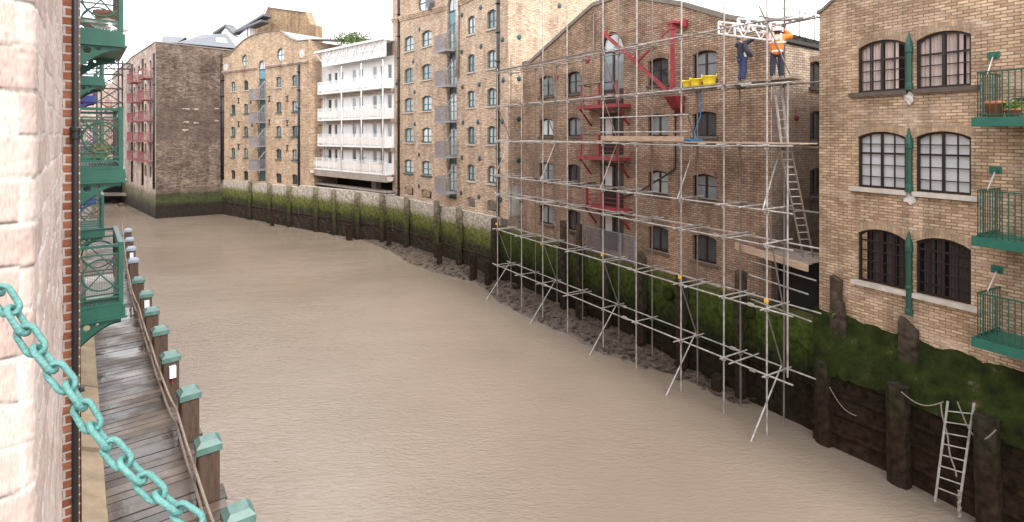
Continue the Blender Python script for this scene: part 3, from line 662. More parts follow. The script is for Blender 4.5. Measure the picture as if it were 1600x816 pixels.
def pot(fr, x, y, z, r, h, label, plant=None, square=False):
    t_=thing_at('flower_pot',label,'flower pot',fr.w(x,y,z),fr.rz)
    b_=MB()
    if square: b_.hexa([(-r,-r*.7,0),(r,-r*.7,0),(r,r*.7,0),(-r,r*.7,0),(-r*1.12,-r*.8,h),(r*1.12,-r*.8,h),(r*1.12,r*.8,h),(-r*1.12,r*.8,h)])
    else: b_.lathe((0,0,0),[(r*.72,0),(r*.95,h*.8),(r*1.06,h*.8),(r*1.08,h),(r*.95,h),(r*.9,h*.9)],18)
    o_=b_.build('pot','terracotta',t_,not square); o_.location=(0,0,0)
    s_=MB(); s_.lathe((0,0,0),[(r*.88,h*.86),(r*.3,h*.9)],12); o_=s_.build('soil','mud',t_); o_.location=(0,0,0)
    if plant:
        l_=MB(); l_.leaves((0,0,h+plant*.45),r*1.25,r*1.1,plant*.6,150,.045); o_=l_.build('foliage','leafbright',t_); o_.location=(0,0,0)
    return t_
pot(A,A.at(1555,170,.85)[0],-.85,zf+.005,.19,.40,'large terracotta pot in the corner of the top right green balcony')
pot(A,A.at(1582,170,.90)[0],-.90,zf+.005,.15,.20,'low planter of bright green leaves on the top right green balcony',.20)
# dark plastic chair on the top balcony
ch=thing_at('garden_chair','dark grey moulded chair on the top right green balcony','chair',A.w(A.at(1601,170,.55)[0],-.55,zf+.005),A.rz-1.2)
def lb(name,mb_,m_,root,smooth=False):
    o_=mb_.build(name,m_,root,smooth); o_.location=(0,0,0); return o_
b_=MB(); b_.box(-.24,.24,-.22,.22,.40,.45); lb('seat',b_,'navy',ch)
b_=MB(); rows=[]
for i in range(7):
    a=i/6*math.pi; rows.append([(-.24*math.cos(a), .2+.06*math.sin(a), .44+.42*t*(.7+.3*math.sin(a))) for t in (0,.33,.66,1)])
b_.grid(rows); b_.grid([[(x,y+.03,z) for x,y,z in r_] for r_ in rows]); lb('backrest',b_,'navy',ch)
for sx in (-1,1):
    for sy in (-1,1):
        b_=MB(); b_.tube((sx*.24,sy*.22,0),(sx*.2,sy*.18,.41),.02,6); lb('leg',b_,'navy',ch)

# ------------------------------------------------------------------ scaffolded warehouse
w_=rad(31.5); nB=(-math.cos(w_),-math.sin(w_))
B=Fr((9.62-.35*nB[0],17.9-.35*nB[1]),31.5)
rB=B.root('brick_warehouse','brown brick gabled warehouse standing behind the scaffolding','building',-6.0)
cB=[(-15.95,-14.58),(-13.29,-12.16),(-7.34,-6.16),(-4.87,-3.7)]
rowsB=[(2.2,3.25,3.38),(-.08,.82,.94),(-2.62,-1.68,-1.56),(-5.1,-4.12,-4.0)]
HB=[[Hole(a,b2,*r_) for a,b2 in cB] for r_ in rowsB]
doorsB=[Hole(-10.6,-8.9,1.48,4.15,5.0),Hole(-10.6,-8.9,-.95,1.05,1.06),Hole(-10.6,-8.9,-3.5,-1.35,-1.34),Hole(-10.6,-8.9,-5.6,-3.75,-3.74)]
topB=[(-17.71,4.36),(-16.93,4.36),(-11.56,6.44),(-11.1,6.6),(-9.0,6.65),(-5.46,5.5),(-3.4,4.6),(-1.4,3.9)]
mb=MB(); facade(mb,[h for r_ in HB for h in r_]+doorsB,-17.71,-1.4,-6.1,topB,.22)
mb.face([(-17.71,0,-6.1),(-17.71,13,-6.1),(-17.71,13,4.36),(-17.71,0,4.36)]); mb.build('wall','brickB',rB)
mb=MB()
for a,b2 in zip(topB,topB[1:]): mb.hexa([(a[0],-.07,a[1]-.10),(b2[0],-.07,b2[1]-.10),(b2[0],-.003,b2[1]-.10),(a[0],-.003,a[1]-.10),(a[0],-.07,a[1]+.10),(b2[0],-.07,b2[1]+.10),(b2[0],.35,b2[1]+.10),(a[0],.35,a[1]+.10)])
mb.build('coping','coping',rB)
mb=MB()
for a,b2 in zip(topB,topB[1:]): mb.face([(a[0],.3,a[1]-.15),(b2[0],.3,b2[1]-.15),(b2[0],13,min(b2[1],3.3)-.2),(a[0],13,min(a[1],3.3)-.2)])
mb.build('roof','slate',rB)
for ri,r_ in enumerate(HB):
    for ci,h in enumerate(r_):
        arch_bricks(rB,h,'soldierB',.2)
        pm=PA[R.choice((0,1,1,2))] if not (ri==3 and ci>1) else PA[2]
        window(rB,h,'brownframe',pm,vb=((.5,.10),),hb=(.62,) if ri in(0,2) else (),fw=.085,bw=.03,rev=.20,sill='darkstone',sillw=.07)
        if ri in (1,3): 
            pass
for k,h in enumerate(doorsB):
    dm=MB(); dm.ring(h.outline(.004),h.outline(.10),.12,.2); w3=(h.s1-h.s0)/2; c=(h.s0+h.s1)/2
    dm.box(c-.06,c+.06,.125,.195,h.zb+.05,h.zs); dm.box(h.s0+.05,h.s1-.05,.115,.19,h.zs-.12,h.zs-.02); dm.box(h.s0+.05,h.s1-.05,.13,.19,h.zb+.02,h.zb+.75)
    do=dm.build('loading_door','brownframe',rB)
    pn=MB(); pn.face([(x,.17,z) for x,z in Hole(h.s0,h.s1,h.zb,h.zs).outline(.05)]); pn.build('pane',PA[1 if k==0 else 2],do)
    if k==0: pn=MB(); pn.face([(x,.165,z) for x,z in Hole(h.s0,h.s1,h.zs,h.zs+.02,h.zc).outline(.06)]); pn.build('fanlight',PA[3],do)
    else: 
        pn=MB(); pn.box(h.s0+.25,c-.12,.145,.168,h.zb+.85,h.zs-.2); pn.build('curtain','curtain_grey',do)
for k,(zf,x0,x1) in enumerate(((1.42,-11.35,-8.45),(-1.05,-11.35,-8.45),(-3.45,-10.95,-8.4))):
    yo=-.80; fl=MB(); fl.box(x0,x1,yo,-.005,zf-.05,zf); fl.box(x0-.03,x1+.03,yo-.06,yo-.003,zf-.14,zf+.02); fl.box(x0-.05,x0-.003,yo-.003,-.01,zf-.14,zf+.01); fl.box(x1+.003,x1+.05,yo-.003,-.01,zf-.14,zf+.01)
    fo=fl.build('balcony','red',rB)
    rl=MB()
    for x in (x0+.25,(x0+x1)/2+.1,x1-.05): rl.box(x-.05,x+.05,yo,yo+.10,zf+.002,zf+1.02)
    for z in (.28,.5): rl.bar((x0+.25,yo+.05,zf+z),(x1,yo+.05,zf+z),.025,.025)
    for z in (.28,.5): rl.bar((x0+.25,yo+.05,zf+z),(x0+.25,0,zf+z),.025,.025); rl.bar((x1-.05,yo+.05,zf+z),(x1-.05,0,zf+z),.025,.025)
    rl.build('railing','red',fo)
    tr=MB(); tr.bar((x0,yo+.05,zf+1.05),(x1,yo+.05,zf+1.05),.06,.05); tr.bar((x0+.02,yo+.05,zf+1.05),(x0+.02,0,zf+1.05),.06,.05); tr.build('handrail','black',fo)
    for x in (x0+.1,x1-.1): br=MB(); br.bar((x,yo+.05,zf-.12),(x,-.02,zf-.95),.07,.07); br.build('bracket','darkred',fo)
    if k==0:
        sp=MB(); sp.face([(x0+1.2,-.42,zf+.01),(x1,-.42,zf+.01),(x1,-.42,zf+.95),(x0+1.2,-.42,zf+.95)])
for s,z,r_ in ((-11.55,3.85,.19),(-14.2,3.2,.15)): disc_plate(rB,s,z,r_,'darkred' if s<-14 else 'red')
k=MB(); a=B.at(1057,170); e=B.at(1057,262); g_=B.at(1000,300)
k.path([(a[0],-.07,a[1]),(e[0],-.07,e[1]),(e[0]-.1,-.07,e[1]-.12),(g_[0],-.07,g_[1]),(g_[0]-1.2,-.07,g_[1]-.35)],.04,6); k.build('drainpipe','black',rB)
k=MB(); a=B.at(929,22); e=B.at(929,78); k.tube((a[0],-.06,a[1]),(e[0],-.06,e[1]),.035,6); k.build('drainpipe','limepatch',rB)
# side wall of the scaffolded warehouse
XF=(-1.4,0,rad(90))
HS=[Hole(2.42,3.5,1.80,2.72,2.82),Hole(2.42,3.5,-.24,.82,.92),Hole(2.42,3.5,-2.35,-1.35,-1.25)]
mb=MB(); facade(mb,HS,0.004,13,-6.6,[(0,3.88),(.6,3.36),(1.0,3.3),(13,2.9)],.2); mb.build('side_wall','brickBside',rB)
for h in HS: window(rB,h,'brownframe',PA[2],vb=((.5,.08),),fw=.08,rev=.18,sill='darkstone'); arch_bricks(rB,h,'soldierB',.2)
mb=MB(); mb.hexa([(.6,-.10,3.38),(13,-.10,2.92),(13,.3,2.92),(.6,.3,3.38),(.6,-.10,3.50),(13,-.10,3.04),(13,.3,3.04),(.6,.3,3.50)]); mb.build('eaves','roofdark',rB)
disc_plate(rB,1.55,.65,.14,'darkred')
mb=MB(); mb.box(.5,12,.25,.4,-6.5,-4.6); 
XF=None
# black sheet added for the deep shade in the gap between the two warehouses
mb=MB(); mb.box(-1.33,.72,.35,.40,-6.6,-4.3); o=mb.build('alley_shade_sheet','dark',None); o.location=(B.O.x,B.O.y,0); o.rotation_euler=(0,0,B.rz); tag(o,'flat black sheet standing in for shade in the gap under the timber boards','shade sheet')
# wire fence by the bottom door
fb=B.root('wire_fence','grey wire mesh fence on the wall below the red balconies','fence',-5.95)
for x in (-11.3,-10.1,-8.85,-7.9):
    pm=MB(); pm.box(x-.03,x+.03,-.28,-.22,-5.95,-4.6); pm.build('post','steelgrey',fb)
pm=MB()
for i in range(57): x=-11.3+i*.06; pm.bar((x,-.25,-5.85),(x,-.25,-4.65),.008,.008)
for i in range(21): z=-5.85+i*.06; pm.bar((-11.3,-.25,z),(-7.9,-.25,z),.008,.008)
pm.bar((-11.3,-.25,-4.62),(-7.9,-.25,-4.62),.035,.035); pm.build('wire_mesh','steelgrey',fb)

# wall crane
cr_=B.root('wall_crane','red iron wall crane with a raking jib folded along the brown gable','crane',1.0)
def seg(name,p,q,w,h,m='red',yo=-.42):
    a=B.at(*p,-yo); b2=B.at(*q,-yo); k=MB(); k.bar((a[0],yo,a[1]),(b2[0],yo,b2[1]),w,h,(0,1,0)); return k.build(name,m,cr_)
seg('mast',(1051,40),(1051,141),.13,.13); 
j=seg('jib',(944,53),(1042,141),.15,.10); seg('tie_bar',(944,55),(1050,40),.05,.05,'redE'); seg('strut',(996,96),(1019,74),.10,.08); seg('strut',(1033,58),(1050,42),.08,.06)
a=B.at(944,53,.42); k=MB(); k.box(a[0]-.16,a[0]+.16,-.5,-.34,a[1]-.12,a[1]+.12); k.build('jib_head','red',j)
a=B.at(997,90,.42); k=MB(); k.bar((a[0]-.25,-.42,a[1]-.05),(a[0]+.02,-.42,a[1]+.35),.07,.07); k.build('pulley_bracket','red',j)
a=B.at(1051,36,.42)
k=MB(); k.box(a[0]-.26,a[0]+.22,-.58,0,a[1]-.04,a[1]+.05); k.box(a[0]-.09,a[0]+.09,-.53,-.30,a[1]-.28,a[1]-.042); k.box(a[0]+.221,a[0]+.44,-.25,0,a[1]-.20,a[1]+.10); k.build('top_bracket','red',cr_)
a=B.at(1051,150,.42)
k=MB(); k.hexa([(a[0]-.15,-.35,a[1]-.5),(a[0]+.25,-.35,a[1]-.5),(a[0]+.25,0,a[1]-.7),(a[0]-.15,0,a[1]-.7),(a[0]-.30,-.60,a[1]-.02),(a[0]+.30,-.60,a[1]-.02),(a[0]+.30,0,a[1]-.02),(a[0]-.30,0,a[1]-.02)]); k.build('bottom_bracket','darkred',cr_)

# ------------------------------------------------------------------ tall buff warehouse
w_=rad(37); nC=(-math.cos(w_),-math.sin(w_))
C=Fr((-1.04-.3*nC[0],35.3-.3*nC[1]),37)
rC=C.root('brick_warehouse','tall buff brick warehouse with round tie plates and teal windows','building',-5.9)
cC=[(-14.04,-12.32),(-10.88,-9.19),(-3.96,-2.96),(-1.46,-.42)]
rowsC=[(7.08,8.18,8.36),(4.42,5.5,5.68),(1.92,2.98,3.14),(-.64,.44,.60),(-3.24,-2.22,-2.06)]
HC=[[Hole(a,b2,*r_) for a,b2 in cC] for r_ in rowsC]; base=[Hole(a,b2,-5.08,-4.45,-4.34) for a,b2 in cC]
bay=Hole(-6.74,-5.40,-4.75,9.6,10.35); oc=Hole(*[C.at(652.5,5)[0],C.at(673.5,5)[0]],0,C.at(663,3)[1],.95,True)
topC=[(-16.44,12.6),(-13,13.2),(-9,15),(-4,15),(.92,13.0)]
mb=MB(); facade(mb,[h for r_ in HC for h in r_]+base+[bay,oc],-16.44,.92,-5.4,topC,.24); body(mb,-16.44,.92,-6.1,topC,13); mb.build('wall','brickC',rC)
k=0
for ri,r_ in enumerate(HC):
    for h in r_:
        window(rC,h,'teal',PA[R.choice((0,0,3,1))],vb=((.5,.14),),hb=(.5,),fw=.12,bw=.06,rev=.2,sill='stone' if not(ri==4 and h.s0<-8) else 'tealdark')
for h in base:
    f_=MB(); f_.face([(x,.9,z) for x,z in h.outline(-.3)]); f_.box(h.s0,h.s1,.2,.9,h.zb-.02,h.zb-.005); f_.build('vent_opening','dark',rC)
window(rC,oc,'teal',PA[3],vb=(.5,),hb=(.5,),fw=.16,bw=.10,rev=.2,name='round_window')
fr_=MB(); fr_.box(bay.s0,bay.s1,.22,.26,-4.75,10.2); fr_.build('loading_bay','tealdark',rC)
h=Hole(bay.s0+.02,bay.s1-.02,9.2,9.62,10.3); window(rC,h,'teal',PA[3],vb=(.5,),hb=(),fw=.08,rev=.2,name='fanlight')
pn=MB(); pn.box(bay.s0+.05,bay.s1-.05,.16,.215,7.7,9.15); pn.build('teal_panel','tealpanel',rC)
flC=[C.at(700,y,.0)[1] for y in (82,136,190,244,298.5)]
for z in flC:
    h=Hole(bay.s0+.12,bay.s1-.12,z+.02,z+2.1); window(rC,h,'teal',PA[R.choice((0,3))],vb=((.5,.10),),hb=(.35,.68),fw=.10,bw=.05,rev=.2,name='balcony_door',y0=-.0)
    x0,x1=C.at(680,200,.9)[0],-5.3; yo=-.95
    b2=MB(); b2.box(x0,x1,yo,-.004,z-.10,z); b2.hexa([(x0,yo-.03,z-.13),(x1,yo-.03,z-.13),(x1,yo,z-.13),(x0,yo,z-.13),(x0,yo-.03,z+.02),(x1,yo-.03,z+.02),(x1,yo,z+.02),(x0,yo,z+.02)])
    bo=b2.build('balcony','steelgrey',rC)
    rl=MB(); rail(rl,[(x0+.03,-.02,z),(x0+.03,yo+.03,z),(x1-.03,yo+.03,z),(x1-.03,-.02,z)],1.12,.13,.012,.035); rl.build('railing','steelgrey',bo)
    sc_=MB(); sc_.box(x0+.06,x0+.5*(x1-x0),yo+.05,yo+.065,z+.06,z+1.0); sc_.build('perforated_screen','mesh',bo)
    tr=MB(); tr.tube((bay.s0+.15,yo+.1,z+.05),(bay.s1-.25,-.03,z+2.1),.04,6); tr.build('tie_rod','steelgrey',bo)
# cornice dips like the photograph's string course
for a_,b2 in (((613,34),(697,13)),((714,8),(740,-4))):
    a=C.at(*a_); e=C.at(*b2); k=MB()
    for i,dz in enumerate((0,.14,.28)): 
        k.hexa([(a[0],-.08-.05*i,a[1]+dz-.16),(e[0],-.08-.05*i,e[1]+dz-.16),(e[0],-.002,e[1]+dz-.16),(a[0],-.002,a[1]+dz-.16),(a[0],-.08-.05*i,a[1]+dz-.03),(e[0],-.08-.05*i,e[1]+dz-.03),(e[0],-.002,e[1]+dz-.03),(a[0],-.002,a[1]+dz-.03)])
    k.build('string_course','brickC',rC)
for px,py in ((655.5,46),(645.9,96),(648,144),(721.8,23.5),(751,12),(751.6,72.5),(721.8,81),(722.7,136),(749,132),(619.4,131),(648,194),(654.8,241.5),(654.6,291),(723.6,191.5),(747,191),(722,246.4),(749.4,247.7),(720.7,301.5),(748.5,307.7),(785,62),(786.5,125.5),(785,190),(782.7,250),(782.7,312)):
    a=C.at(px,py); disc_plate(rC,a[0],a[1],.18,'tealdark')
pipe(rC,C.at(624,200)[0],-5.3,12,.11,'black'); pipe(rC,C.at(779.5,200)[0],-5.3,12.4,.10,'black')
p_=MB(); a=C.at(717,70); p_.tube((a[0],-.14,4.2),(a[0],-.14,12),.13,8); p_.build('flue_pipe','galv',rC,True)
# alarm lamp bracket under the round window
a=C.at(676,8); p_=MB(); p_.prism([(a[0]-.35,a[1]+.1),(a[0],a[1]+.7),(a[0]+.35,a[1]+.1),(a[0]+.1,a[1]-.5)],-.45,-.02); p_.build('gable_ornament','slate',rC)
XF=(.92,0,rad(90))
def sideC(px,py):                                # point of the side wall
    P=C.w(.92,0,0); d=-C.n; k=(P.x-(px-CX)/F_PX*P.y)/((px-CX)/F_PX*d.y-d.x); D_=P.y+k*d.y; return k,-(py-HY)/F_PX*D_
for px,py in ((811,58),(874,9),(811,123),(810.5,186),(810.5,251)):
    a=sideC(px,py); disc_plate(rC,a[0],a[1],.18,'tealdark')
mb=MB(); a=sideC(796,292); mb.box(.05,1.6,-.05,.0,-5.2,a[1]); mb.build('white_render','offwhite',rC)
mb=MB(); mb.lathe((1.02,-.05,-4.3),[(.12,.03),(.12,0)],10,'y'); mb.build('vent_hole','dark',rC)
XF=None
# ------------------------------------------------------------------ white balconied flats
W=Fr((-10.67,48.5),47)
rW=W.root('apartment_block','white clad flats with four tiers of white balconies over a dark undercroft','building',-5.5)
x0,x1=-13.6,.35
rowz=[]
for pt,ptop in ((117,115),(0,0)): pass
flW=[4.15,1.45,-1.2,-3.75]                        # walking level of each tier
flW=[W.at(555,y,1.0)[1] for y in (139.5,184.5,227.5,267.5)]
holes=[]; gcols=((512,518),(522,527.3),(530.6,536.6),(550,556.5),(560.6,567.5),(582,589),(593.3,600),(605,612.3))
for z in flW:
    r_=[]
    for i,(a,b2) in enumerate(gcols):
        sa,sb=W.at(a,200)[0],W.at(b2,200)[0]; door=i in (1,4,6)
        r_.append(Hole(sa,sb,z+(.05 if door else .75),z+2.12))
    holes.append(r_)
ztW=8.0
mb=MB(); facade(mb,[h for r_ in holes for h in r_],x0,x1,-3.9,[(x0,7.1),(x1,7.1)],.12); body(mb,x0,x1,-3.9,[(x0,7.1),(x1,7.1)],10); mb.build('wall','white2',rW)
for r_ in holes:
    for i,h in enumerate(r_):
        window(rW,h,'white',PA[R.choice((1,2,2,2))],vb=(),hb=(.34,) if i in(1,4,6) else (),fw=.09,rev=.11)
for k,z in enumerate(flW):
    xa=W.at(496 if k<3 else 484.5,200,1.0)[0]; yo=-1.0
    s_=MB(); s_.box(xa,x1,yo,-.003,z-.16,z); so_=s_.build('balcony','white',rW)
    rl=MB(); L_=x1-xa; n=int(L_/1.15)
    for i in range(n+1):
        x=xa+.04+(L_-.08)*i/n; rl.box(x-.03,x+.03,yo+.01,yo+.07,z+.002,z+1.08)
    for zz in (.12,.82,.94,1.06): rl.bar((xa+.02,yo+.04,z+zz),(x1,yo+.04,z+zz),.045,.045)
    for zz in (.12,.3,.48,.66,.82,.94,1.06): rl.bar((xa+.02,yo+.04,z+zz),(xa+.02,-.02,z+zz),.04,.04)
    rl.build('railing','white',so_)
    pn=MB()
    for i in range(n):
        a=xa+.04+(L_-.08)*i/n+.07; b2=xa+.04+(L_-.08)*(i+1)/n-.07; pn.box(a,b2,yo+.03,yo+.045,z+.18,z+.76)
    pn.build('panel','white' if k==0 else 'cream',so_)
    if k<3:
        zb=z-.16; sf=MB(); sf.box(x0+.8,x1,-.35,-.005,zb-.32,zb-.004); sf.build('soffit_band','concrete',rW)
for px in (533.5,564.5,598): 
    s=W.at(px,200,1.1)[0]; p_=MB(); p_.tube((s,-1.10,flW[3]),(s,-1.10,6.6),.05,8); p_.build('post','white',rW,True)
for px in (506,509.5):
    s=W.at(px,200,.4)[0]; p_=MB(); p_.tube((s,-.4,flW[3]),(s,-.4,6.0),.05,8); p_.build('post','white',rW,True)
# eaves with its lattice of white bars
zl=W.at(506,102,1.0)[1]; zr_=W.at(613,82,1.0)[1]; zt=W.at(506,85,1.0)[1]+.1
e=MB(); xa=W.at(503,100,1.0)[0]
e.box(xa-1.2,x1,-1.25,.2,zt+.10,zt+.28); e.box(xa,x1,-1.0,-.9,zl-.16,zl); e.build('eaves','white',rW)
e=MB()
n=14
for i in range(n):
    a=xa+(x1-xa)*i/n; b2=xa+(x1-xa)*(i+1)/n
    if i%2: e.bar((a,-.95,zl),(b2,-.95,zt+.1),.07,.07)
    else: e.bar((a,-.95,zt+.1),(b2,-.95,zl),.07,.07)
    e.box(a-.04,a+.04,-1,-.9,zl,zt+.1)
e.bar((xa,-.95,(zl+zt)/2),(x1,-.95,(zl+zt)/2),.06,.06); e.build('lattice_girder','white',rW)
e=MB(); e.box(xa,x1,-.895,-.86,zl-.1,zt+.1); e.build('louvre_panel','white2',rW)
e=MB(); e.bar((xa-1.1,-1.1,zt+.1),(xa-.1,-.2,zl-.4),.12,.12); e.build('brace','white',rW)
e=MB(); e.box(xa-1.2,x1,.2,9,zt+.08,zt+.2); e.build('roof','lead',rW)
# concrete edge beam, undercroft and column
zB=flW[3]-.16
e=MB(); xl=W.at(484,270,.9)[0]; e.box(xl,x1,-.98,-.3,zB-.62,zB-.004); e.build('edge_beam','concrete',rW)
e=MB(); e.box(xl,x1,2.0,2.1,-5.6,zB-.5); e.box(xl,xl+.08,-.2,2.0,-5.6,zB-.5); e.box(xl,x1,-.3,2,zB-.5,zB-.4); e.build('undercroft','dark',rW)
e=MB(); s=W.at(578,290,.0)[0]; e.box(s-.35,s+.35,.4,1.0,-5.3,zB-.4); e.build('column','concrete',rW)
e=MB(); e.box(xl,x1,-.75,.1,-5.12,-4.98); e.build('ledge','concrete',rW)
for px in (488,612):
    e=MB(); s=W.at(px,270,1.1)[0]; e.box(s-.3,s+.1,-1.35,-.99,zB-.4,zB-.1); e.build('wall_lamp','offwhite',rW)
# shrubs on the roof
for px,py,r_,lab in ((537,68,1.5,'larger round green shrub on the roof of the white flats'),(568,68,1.15,'smaller green shrub on the roof of the white flats, beside the tall buff warehouse')):
    a=W.at(px,py,-1.0); q=W.w(a[0],.6,a[1]+.35)
    t_=empty('roof_shrub',lab,'shrub',tuple(q-Vector((0,0,.9))))
    l_=MB()
    for _ in range(9): l_.leaves((R.uniform(-.7,.7)*r_,R.uniform(-.5,.5)*r_,.9+R.uniform(-.25,.45)*r_),r_*.55,r_*.5,r_*.4,90,.11)
    lb('foliage','leaf',t_) if False else lb('foliage',l_,'leaf',t_)
    l_=MB(); [l_.tube((0,0,0),(R.uniform(-.6,.6)*r_,R.uniform(-.3,.3),1.0),.04,5) for _ in range(4)]; lb('stem',l_,'post',t_)
# guard rail on the roof, right
a=W.at(590,60,-2.0)[0]; rl=empty('guard_rail','white tubular guard rail on the roof of the white flats','railing',W.w(a,2,zt+.2),W.rz)
z0=0; k=MB()
for z in (.55,1.1): k.tube((0,0,z),(4.2,0,z),.035,6)
k.tube((0,0,1.1),(-1.2,0,.2),.035,6)
for i in range(5): k.tube((i*1.05,0,0),(i*1.05,0,1.1),.03,6)
lb('rails',k,'white',rl)
# bicycles on the lowest tier
def bicycle(loc, rz, label):
    t_=empty('bicycle',label,'bicycle',loc,rz,'bicycles on the lowest white balcony')
    for sx in (-.5,.5):
        k=MB(); k.torus((sx,0,.34),.32,.022,'y',20,5); wo=lb('wheel',k,'black',t_)
        k=MB(); [k.bar((sx,0,.34),(sx+.31*math.cos(a_),0,.34+.31*math.sin(a_)),.006,.006) for a_ in [i*math.pi/5 for i in range(10)]]; k.build('spokes','galv',wo)
    k=MB()
    for p_,q_ in (((-.5,.34),(-.12,.3)),((-.12,.3),(-.25,.85)),((-.5,.34),(-.2,.72)),((-.12,.3),(.36,.78)),((-.2,.75),(.35,.82)),((.34,.95),(.5,.34))): k.tube((p_[0],0,p_[1]),(q_[0],0,q_[1]),.022,6)
    lb('frame',k,'black',t_)
    k=MB(); k.blob((-.26,0,.93),.15,.08,.05,1,.1); lb('saddle',k,'black',t_)
    k=MB(); k.path([(.34,-.28,1.16),(.36,-.12,1.10),(.34,0,1.06),(.36,.12,1.10),(.34,.28,1.16)],.022,6); k.tube((.34,0,.95),(.34,0,1.06),.02,6); lb('handlebar',k,'black',t_)
for px,lab in ((508,'black bicycle at the left end of the lowest white balcony'),(563,'black bicycle below the middle doors of the lowest white balcony'),(588,'black bicycle below the right windows of the lowest white balcony')):
    s=W.at(px,255,.6)[0]; q=W.w(s,-.45,flW[3]+.005); q.z+=.12; bicycle(tuple(q),W.rz,lab)

# ------------------------------------------------------------------ curved gable warehouse
D=Fr((-35,65.8),55)
rD=D.root('brick_warehouse','pale orange brick warehouse with a curved gable and round windows','building',-5.6)
cD=[(1.94,2.88),(4.73,5.70),(11.3,12.35),(14.25,15.25)]
rowsD=[(5.15,6.16,6.32),(2.47,3.46,3.60),(-.17,.82,.98),(-2.63,-1.66,-1.50)]
HD=[[Hole(a,b2,*r_) for a,b2 in cD] for r_ in rowsD]; baseD=[Hole(a,b2,-5.22,-4.28,-4.16) for a,b2 in cD]
za=D.at(408,94.5)[1]; bayD=Hole(7.74,9.29,-5.2,za-.75,za)
def rnd(px0,px1,py0,py1):
    a=D.at(px0,(py0+py1)/2)[0]; b2=D.at(px1,(py0+py1)/2)[0]; t=D.at((px0+px1)/2,py0)[1]; u=D.at((px0+px1)/2,py1)[1]; return Hole(a,b2,0,(t+u)/2,abs(t-u)/2,True)
oD=[rnd(377,387.8,86,105),rnd(432,444.5,75.5,96.5)]; bl=[rnd(349.5,357.2,99,110.5),rnd(468,476.5,77,90)]
topD=[(-.13,9.45),(1.65,9.5),(2.4,9.9),(3.3,10.35),(4.64,10.9),(6.2,11.25),(8,11.4),(10,11.4),(12.1,11.2),(13.2,10.6),(14.2,10.1),(15.2,9.8),(17.17,9.74)]
mb=MB(); facade(mb,[h for r_ in HD for h in r_]+baseD+[bayD]+oD,-.13,17.17,-5.5,topD,.22); body(mb,-.13,17.17,-6.1,topD,12); mb.build('wall','brickD',rD)
for r_ in HD:
    for h in r_: window(rD,h,'tealdark',PA[R.choice((1,1,0,2))],vb=((.5,.10),),hb=(.5,),fw=.10,bw=.05,rev=.2,sill='tealdark' if r_ is not HD[0] else 'stone')
for h in baseD: window(rD,h,'brownframe',PA[2],vb=(.5,),fw=.08,rev=.2,name='basement_window')
for h in oD: window(rD,h,'teal',PA[3],vb=(.5,),hb=(.5,),fw=.10,bw=.08,rev=.2,name='round_window')
for h in bl:
    k=MB(); k.prism(h.outline(0),-.02,.05); k.build('blind_roundel','offwhite',rD); k=MB(); k.ring(h.outline(-.1),h.outline(0),-.04,.05); k.build('roundel_rim','brickD',rD)
k=MB(); k.box(bayD.s0,bayD.s1,.20,.24,-5.2,bayD.zs+.1); k.build('loading_bay','tealdark',rD)
k=MB(); k.box(bayD.s0+.04,bayD.s1-.04,.14,.195,D.at(409,123)[1],D.at(409,110)[1]); k.build('teal_panel','tealpanel',rD)
h=Hole(bayD.s0+.03,bayD.s1-.03,D.at(409,109)[1],bayD.zs,bayD.zc-.03); window(rD,h,'teal',PA[3],vb=(.5,),fw=.1,rev=.2,name='fanlight')
for py in (154.5,191,228.7,265.8):
    z=D.at(402,py,.9)[1]; xa=D.at(388.5,py,.9)[0]; xb=bayD.s1+.05; yo=-.9
    b2=MB(); b2.box(xa,xb,yo,-.004,z-.09,z+.0); bo=b2.build('balcony','steelgrey',rD)
    rl=MB(); rail(rl,[(xa+.03,-.02,z),(xa+.03,yo+.03,z),(xb-.03,yo+.03,z),(xb-.03,-.02,z)],1.1,.14,.013,.04); rl.build('railing','steelgrey',bo)
    k=MB(); k.box(xa+.05,xa+.5*(xb-xa),yo+.06,yo+.075,z+.05,z+1.0); k.build('perforated_screen','mesh',bo)
    k=MB(); k.tube((bayD.s0+.2,yo+.1,z+.2),(bayD.s1-.05,-.03,z+2.0),.05,6); k.build('tie_rod','galv',bo)
    h=Hole(bayD.s0+.12,bayD.s1-.12,z+.03,z+2.0); window(rD,h,'teal',PA[2],vb=((.5,.10),),hb=(.4,),fw=.1,bw=.05,rev=.19,name='balcony_door')
k=MB(); zc_=D.at(375,113)[1]
for i,dz in enumerate((0,.12)): 
    k.box(-.13,bayD.s0-.02,-.10-.06*i,-.003,7.42+dz,7.53+dz); k.box(bayD.s1+.02,17.22,-.10-.06*i,-.003,7.42+dz,7.53+dz)
k.build('string_course','brickE2',rD)
k=MB()
for a,b2 in zip(topD,topD[1:]): k.hexa([(a[0],-.08,a[1]+.002),(b2[0],-.08,b2[1]+.002),(b2[0],.35,b2[1]+.002),(a[0],.35,a[1]+.002),(a[0],-.08,a[1]+.10),(b2[0],-.08,b2[1]+.10),(b2[0],.35,b2[1]+.10),(a[0],.35,a[1]+.10)])
k.build('coping','coping',rD)
k=MB(); k.face([(12.1,.36,11.25),(12.6,9,11.2),(26,9,10.2),(24,5,9.9),(17.2,.36,9.9),(15.2,.36,9.9),(13.5,.36,10.5)]); k.build('lead_roof','lead',rD)
pipe(rD,D.at(349.5,200)[0],-5.4,7.2,.12,'black'); pipe(rD,D.at(468,200)[0],-5.4,7.3,.12,'black')
for px,py in ((373,157),(392,157),(421,154),(449,154),(373,194),(394,193),(421,191),(449,192),(373,229),(449,231)):
    s,z=D.at(px,py); k=MB(); k.box(s-.25,s+.25,-.06,0,z+.22,z+.30); k.box(s-.05,s+.05,-.06,0,z-.25,z+.218); k.box(s-.22,s+.22,-.06,0,z-.33,z-.254); k.build('tie_plate','black',rD)

